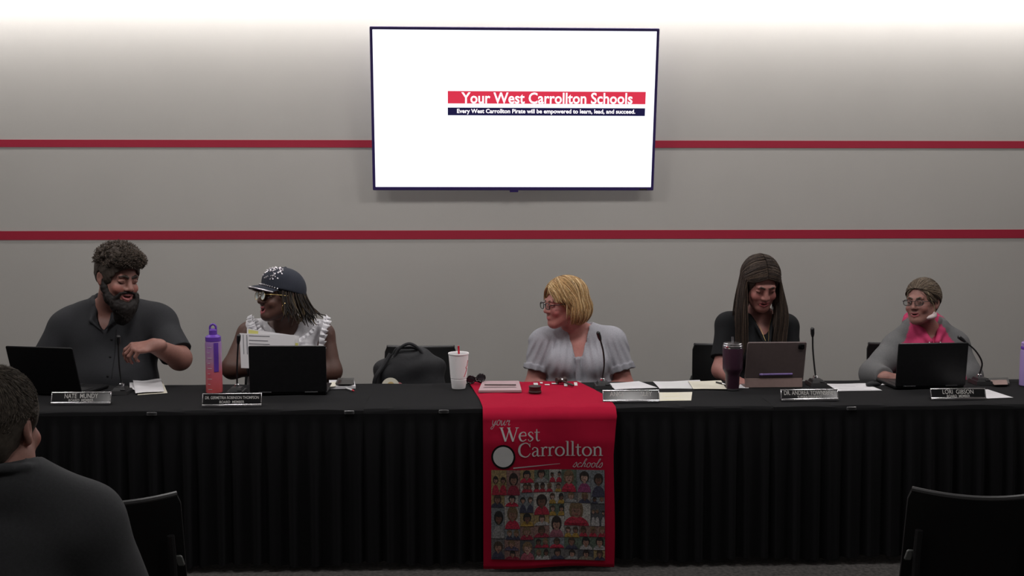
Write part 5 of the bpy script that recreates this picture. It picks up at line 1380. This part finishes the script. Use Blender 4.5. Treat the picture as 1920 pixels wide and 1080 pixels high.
for i in range(1100):
    s = r.choice([-1, 1]); fr_ = r.random() < .42; y0 = r.uniform(-1.5, -.2) if fr_ else r.uniform(-.75, .8); d0 = V3(-.10 + .05 * r.normal(), y0, 1); g = .014 + .012 * r.random()
    if fr_:
        u_ = (y0 + 1.5) / 1.3; d1 = V3(s * (.45 + .40 * u_ + .05 * r.normal()), -.78 + .40 * u_ + .05 * r.normal(), r.uniform(.10, .40)); pts = [H.sph(slerp(d0, d1, t), g) for t in (0, .35, .7, 1)]
        pts.append(pts[-1] + H.D((s * .020, .006, -.030)))
        if abs(d1[0]) > .7: pts.append(pts[-1] + H.D((s * .004, .018, -.035)))
    else:
        y1 = np.interp(y0, [-.75, .8], [-.2, 1.0]) + .10 * r.normal(); d1 = V3(s * math.sqrt(max(.06, 1 - min(1, y1) ** 2)), y1, -.05); pts = [H.sph(slerp(d0, d1, t), g) for t in (0, .3, .65, 1)]
        e_ = pts[-1]; o = unit(H.D((d1[0], d1[1], 0))); ln = r.uniform(.08, .125)
        pts += [e_ + o * .018 + V3(0, 0, -ln * .5), e_ + o * .012 + V3(0, 0, -ln * .85), e_ - o * .008 + V3(0, 0, -ln * 1.05)]
    ps.append(pts); cs.append(pick(r, hc))
f.mesh('hair', [(.34, .20, .09)], M['hair'], root, off, smooth=1, extra=strands(ps, .0024, cs, n=14))
glasses(root, off, H, 'black_gloss', 'lens', w=.0225, h=.0165, rnd=.75, th=.0021)

# ---------------------------------------------------------------- 4: the long haired woman in black
H = Head(J(1426, 530, 6.0), 5, 24, 0, 1.06)
S = dict(neck=J(1425, 590, 6.09), sl=J(1367, 612), sr=J(1472, 615), rs=.055, rn=.054,
         chest=(J(1420, 655), (.150, .105, .16)), belly=(J(1418, 720, 6.07), (.15, .115, .16)), pelvis=(V3(J(1418, 700)[0], 6.12, .60), (.18, .14, .12)),
         bust=[(J(1396, 660, 5.99), (.062, .060, .060)), (J(1446, 660, 5.99), (.062, .060, .060))],
         ra=(.050, .043, .028), el=J(1352, 694, 5.98), er=J(1482, 700, 5.99), wl=J(1383, 717, 5.76), wr=J(1448, 716, 5.84))
S['hands'] = [((S['wl'], V3(.75, -.25, -.05), V3(0, -.2, .95), 1), dict(curl=(20, 30, 20), sc=.88)), ((S['wr'], V3(-.35, -.2, .0), V3(0, -.2, .95), -1), dict(curl=(20, 30, 20), sc=.88))]
pal = skinpal((.31, .135, .115), (.31, .08, .085), brow=(.05, .032, .025), cheek=(.335, .125, .11))
root, off, lo, hi = body('person', S, H, pal, 'woman with long straight brown hair and a black top, smiling down at her tablet', (S['pelvis'][0][0], 6.15), mouth='smile', squint=1.1, wd=.031)
legs(root, off, S, (.015, .015, .018))
f = SDF(lo, hi, .0042)
torso(f, S, .013)
for i in (0, 1):
    arm(f, S, i, .020, 0, .74 if i == 0 else .95, cap=True)
    f.ell((S['sl'], S['sr'])[i] + V3((-1, 1)[i] * .010, 0, .018), (.055, .060, .052), None, .02)
nk = S['neck']
f.cone(nk + V3(0, 0, .1), nk + V3(0, -.03, -.01), .10, .062, .004, op='sub')
vb = V3(J(1424, 640)[0], 5.925, J(1424, 637)[2])
f.cone(nk + V3(0, -.05, .01), vb, .060, .006, .005, op='sub')
for s in (-1, 1): f.chain([nk + V3(s * .062, .02, .015), nk + V3(s * .060, -.04, .0), vb + V3(s * .010, -.006, 0)], V3(.010, .011, .009), .008, 0)
f.ripple(.0028, 34, 25, (.3, 0, .5))
f.mesh('blouse', [(.0085, .009, .0105)], M['fabric'], root, off, smooth=1)
r = np.random.default_rng(31)
hc = [(.036, .024, .019), (.052, .035, .026), (.024, .017, .014), (.080, .055, .040), (.030, .021, .017)]
f = hair_shell(H, .011)
for s in (-1, 1):
    e_ = H.L(s * .080, .0, .0)
    f.chain([e_, e_ + V3(s * .006, .0, -.09), V3(e_[0] + s * .012, 5.985, J(0, 610)[2]), V3(e_[0] + s * (.012 if s < 0 else .0), 5.955, J(0, 655)[2])], V3(.018, .024, .026, .018), .03)
f.ell(H.L(0, .075, -.04), V3(.075, .045, .11), H.R, .03)
f.ell(H.L(0, -.090, -.030), V3(.064, .080, .106) * H.sc, H.R, .010, op='sub')
f.ripple(.0010, 130, 9)
ps, cs = [], []
zend = J(0, 652)[2]
for i in range(1300):
    s = r.choice([-1, 1]); y0 = r.uniform(-1.45, .85); d0 = V3(s * .012, y0, 1 - .3 * abs(min(y0, 1))); g = .012 + .008 * r.random()
    d1 = V3(s * 1.0, np.interp(y0, [-1.45, .85], [-.48, .60]) + .06 * r.normal(), r.uniform(-.15, .05))
    pts = [H.sph(slerp(d0, d1, t), g) for t in (0, .35, .7, 1)]; e_ = pts[-1]; w_ = r.uniform(-.012, .030)
    fy = r.uniform(5.915, 5.96) if r.random() < .8 else r.uniform(6.0, 6.08)
    pts += [e_ + V3(s * (.004 + w_ * .6), (fy - e_[1]) * .3, -.09), V3(e_[0] + s * (.006 + w_), e_[1] + (fy - e_[1]) * .75, (e_[2] + zend) * .5 - .02), V3(e_[0] + s * ((.004 if s < 0 else -.016) + w_ * 1.1), fy, zend + r.uniform(-.04, .03))]
    ps.append(pts); cs.append(pick(r, hc))
f.mesh('hair', [(.036, .024, .019)], M['hair'], root, off, smooth=1, extra=strands(ps, .0022, cs, n=18))
b = MB(); b.tube([nk + V3(-.05, -.05, -.01), nk + V3(-.025, -.095, -.05), vb + V3(0, -.010, .0), nk + V3(.025, -.095, -.05), nk + V3(.05, -.05, -.01)], .0012, M['gold'], n=5, samples=24); b.build('necklace', root, off)

# ---------------------------------------------------------------- 5: the woman in the pink and grey hoodie
H = Head(J(1729, 566, 6.02), -46, -3, -3, .95)
S = dict(neck=J(1736, 612, 6.10), sl=J(1682, 653), sr=J(1788, 650), rs=.058, rn=.054,
         chest=(J(1736, 675), (.165, .115, .14)), belly=(J(1736, 735, 6.07), (.17, .13, .16)), pelvis=(V3(J(1736, 700)[0], 6.12, .60), (.19, .14, .12)),
         ra=(.052, .045, .028), el=J(1636, 702, 5.99), er=J(1815, 706, 6.0), wl=J(1664, 708, 5.80), wr=J(1780, 716, 5.86))
S['hands'] = [((S['wl'], V3(.75, -.2, -.05), V3(-.2, -.4, .9), 1), dict(curl=(22, 30, 20), sc=.88)), ((S['wr'], V3(-.8, -.2, -.05), V3(0, -.2, .9), -1), dict(curl=(20, 30, 20), sc=.88))]
pal = skinpal((.28, .135, .112), (.28, .075, .08), brow=(.06, .045, .03), cheek=(.30, .125, .105))
root, off, lo, hi = body('person', S, H, pal, 'woman with pulled back hair, a pink and grey hoodie and a jaw bandage', (S['pelvis'][0][0], 6.15), mouth='smile', squint=.6, wd=.030)
legs(root, off, S, (.03, .035, .05))
PK, GY = (.48, .045, .13), (.135, .135, .138)
f = SDF(lo, hi, .0042)
torso(f, S, .022, lab=0)
for i in (0, 1): arm(f, S, i, .024, 0, 1.82, lab=1, cap=True)
for i in (0, 1):
    s_, w_ = ((S['sl'], -1), (S['sr'], 1))[i]
    f.cone(S['neck'] + V3(w_ * .06, 0, -.02), s_, .068, .080, .02, 1)
    e_, wv = ((S['el'], S['wl']), (S['er'], S['wr']))[i]; a_, b_ = e_ + (wv - e_) * .68, e_ + (wv - e_) * .84
    f.cone(a_, b_, .052, .048, .01, 1, cap=True)
nk = S['neck']
g_ = [(f.lo[k] + f.h * np.arange(f.n[k])) for k in range(3)]
dz_ = nk[2] - g_[2]; lim = np.interp(dz_, [-.05, .0, .05, .085, .6], [.070, .088, .118, .146, .160])      # raglan seams
f.lab[:] = (np.abs(g_[0] - nk[0] + .022)[:, None, None] > lim[None, None, :]) | np.zeros((1, f.n[1], 1), bool)
f.cone(nk + V3(0, 0, .1), nk + V3(0, -.03, 0), .10, .060, .004, lab=None, op='sub')
f.cone(nk + V3(-.008, -.05, .02), nk + V3(-.01, -.13, -.055), .062, .022, .006, lab=None, op='sub')
hood = [nk + V3(.088 * math.cos(R(a)), .090 * math.sin(R(a)), .012 + .038 * math.sin(R(a))) for a in np.linspace(-55, 235, 13)]
f.chain(hood, [.016, .019, .022, .026, .03, .033, .034, .033, .03, .026, .022, .019, .016], .02, 0)
for s, e_ in ((-1, hood[-1]), (1, hood[0])): f.cone(e_, nk + V3(s * .020 - .01, -.140, -.062), .017, .013, .02, 0)
f.ripple(.0035, 26, 35, (.3, 0, .5))
f.mesh('hoodie', [PK, GY], M['fabric'], root, off, smooth=2, colsmooth=1)
r = np.random.default_rng(41)
hc = [(.075, .052, .036), (.11, .08, .055), (.05, .036, .027), (.15, .115, .08)]
f = hair_shell(H, .008)
f.ell(H.L(0, .070, .0), V3(.062, .045, .07) * H.sc, H.R, .03)
f.chain([H.L(0, .085, -.02), H.L(.0, .095, -.07), H.L(.005, .085, -.12)], V3(.030, .026, .014), .02)
f.ell(H.L(0, -.090, -.022), V3(.066, .080, .098) * H.sc, H.R, .012, op='sub')
for s in (-1, 1): f.box(H.L(s * .07, -.015, -.065), V3(.04, .05, .05) * H.sc, H.R, .01, .012, op='sub')
f.ripple(.0012, 140, 19)
ps, cs = [], []
for i in range(560):
    a = R(r.uniform(-5, 185)); d0 = V3(math.cos(a) * .95, -.36 - .58 * max(0, math.sin(a)) + .10 * r.random(), .10 + .36 * max(0, math.sin(a))); d1 = V3(.12 * r.normal(), 1, -.15 + .15 * r.normal())
    ps.append([H.sph(slerp(d0, d1, t), .009 + .006 * math.sin(t * 3.1) + .003 * r.random()) for t in (0, .25, .5, .75, 1)]); cs.append(pick(r, hc))
for i in range(0):
    p0 = H.L(.004 * r.normal(), .098, .0 + .01 * r.normal()); ps.append([p0, p0 + H.D((.02 * r.normal(), .03, .01)), p0 + H.D((.02 * r.normal(), .035, -.04)), p0 + H.D((.02 * r.normal(), .01, -.09 - .04 * r.random()))]); cs.append(pick(r, hc))
for i in range(14):
    p0 = H.sph((.45 + .05 * r.normal(), -.62, .55), .008); ps.append([p0, H.L(.066, -.055, .035), H.L(.080, -.035, -.012), H.L(.083 + .002 * r.normal(), -.022, -.055)]); cs.append(np.array((.30, .235, .15)) * r.uniform(.8, 1.2))
f.mesh('hair', [(.095, .068, .047)], M['hair'], root, off, smooth=1, extra=strands(ps, .0024, cs, n=14))
glasses(root, off, H, 'darkmetal', 'lens', w=.0225, h=.0155, rnd=.7, th=.0018)
f = SDF(H.c - .16, H.c + .1, .003)
f.ell(H.L(.062, -.030, -.080), V3(.016, .030, .013), H.R @ rotx(R(16)) @ rotz(R(-28)), .008); f.ell(H.L(.072, -.006, -.068), V3(.012, .016, .017), H.R, .01)
f.ripple(.001, 160, 3)
f.mesh('bandage', [(.68, .56, .56)], mat('gauze', (.7, .6, .6), .9, attr='Col', bump=.2, bscale=400), root, off)
for s in (-1, 1):
    b = MB(); p0 = nk + V3(s * .028 - .01, -.150, -.062); b.tube([p0, p0 + V3(s * .006, -.012, -.05), p0 + V3(s * .004, -.014, -.11)], .003, M['white_print'], samples=10); b.build('drawstring', root, off)

# ---------------------------------------------------------------- 6: the man in the suit, from behind
Yf = 2.55
J6 = lambda px, py, Y=Yf: P(px, py, Y)
H = Head(J6(-8, 798), 170, 4, 0, 1.02)
S = dict(neck=J6(-4, 898, 2.52), sl=J6(-172, 990), sr=J6(160, 990), rs=.070, rn=.062,
         chest=(J6(-4, 1060, 2.56), (.19, .125, .20)), belly=(V3(J6(-4, 900)[0], 2.56, .75), (.185, .135, .20)), pelvis=(V3(J6(-4, 900)[0], 2.52, .60), (.19, .15, .12)),
         ra=(.058, .048, .032), el=V3(J6(-240, 900)[0], 2.62, .70), er=V3(J6(222, 900)[0], 2.62, .70), wl=V3(J6(-120, 900)[0], 2.86, .66), wr=V3(J6(110, 900)[0], 2.86, .66))
S['hands'] = [((S['wl'], V3(.5, .6, -.2), V3(0, .2, .95), -1), dict(curl=(20, 30, 20))), ((S['wr'], V3(-.5, .6, -.2), V3(0, .2, .95), 1), dict(curl=(20, 30, 20)))]
pal = skinpal((.36, .185, .15), (.4, .14, .14), brow=(.06, .045, .035))
root, off, lo, hi = body('person', S, H, pal, 'man in a charcoal suit jacket seen from behind at the lower left corner', (S['pelvis'][0][0], 2.5), mouth='closed')
legs(root, off, S, (.02, .02, .022), 1)
SU = (.054, .056, .060)
f = SDF(lo, hi, .0042)
torso(f, S, .020)
for i in (0, 1): arm(f, S, i, .026, 0, 1.85, cap=True)
nk = S['neck']
for s, q_ in ((-1, S['sl']), (1, S['sr'])): f.cone(nk + V3(s * .05, 0, -.012), q_ + V3(s * .012, 0, .038), .060, .052, .04)
f.cone(nk + V3(0, .03, .12), nk + V3(0, .03, .0), .10, .066, .006, op='sub')
col = [nk + V3(.080 * math.cos(R(a)), -.070 * math.sin(R(a)) + .01, .022 + .016 * math.sin(R(a))) for a in np.linspace(-30, 210, 12)]
f.chain([q_ + (q_ - nk) * V3(.16, .16, 0) for q_ in col], .013, .002, 0)
f.ripple(.003, 16, 45, (.2, 0, .4))
f.mesh('suit_jacket', [SU], M['fabric'], root, off, smooth=2)
r = np.random.default_rng(51)
hc = [(.075, .062, .050), (.10, .083, .066), (.052, .043, .036), (.13, .11, .088)]
f = hair_shell(H, .011, h=.0035)
f.ell(H.L(0, .060, -.035), V3(.062, .050, .060) * H.sc, H.R, .03)
f.ell(H.L(0, -.085, -.03), V3(.068, .070, .085) * H.sc, H.R, .01, op='sub')
f.box(H.L(0, 0, -.155), V3(.2, .2, .068) * H.sc, H.R @ rotx(R(-8)), .004, .012, op='sub')
for s in (-1, 1): f.ell(H.L(s * .090, .004, -.022), V3(.028, .026, .046) * H.sc, H.R, .006, op='sub')
f.ripple(.0007, 160, 29)
ps, cs = [], []
for d in rand_dir(7000, r):
    if d[2] < -.62 or (d[1] < -.35 and d[2] < .35) or (abs(d[0]) > .72 and d[2] < -.12 and d[1] < .45): continue
    crown = V3(.1, .35, .93); fl = d - crown * (d @ crown); fl = fl / (np.linalg.norm(fl) + .1); fl = fl + V3(.25, 0, -.2) + r.normal(size=3) * .07; fl = fl - d * (fl @ d)
    gg = .006 if d[2] < -.35 else .011
    base = d if d[2] > -.3 else d
    st_ = V3(0, .0, 0) if d[2] > -.25 else V3(0, -.004, 0)
    ln = r.uniform(.12, .30); ps.append([H.sph(d, gg - .002), H.sph(d + fl * ln * .5, gg + .001), H.sph(d + fl * ln, gg + .0022), H.sph(d + fl * ln * 1.5, gg + .0015 + .003 * r.random())]); cs.append(pick(r, hc))
f.mesh('hair', [(.075, .062, .05)], M['hair'], root, off, smooth=1, extra=strands(ps, .0010, cs, n=7))
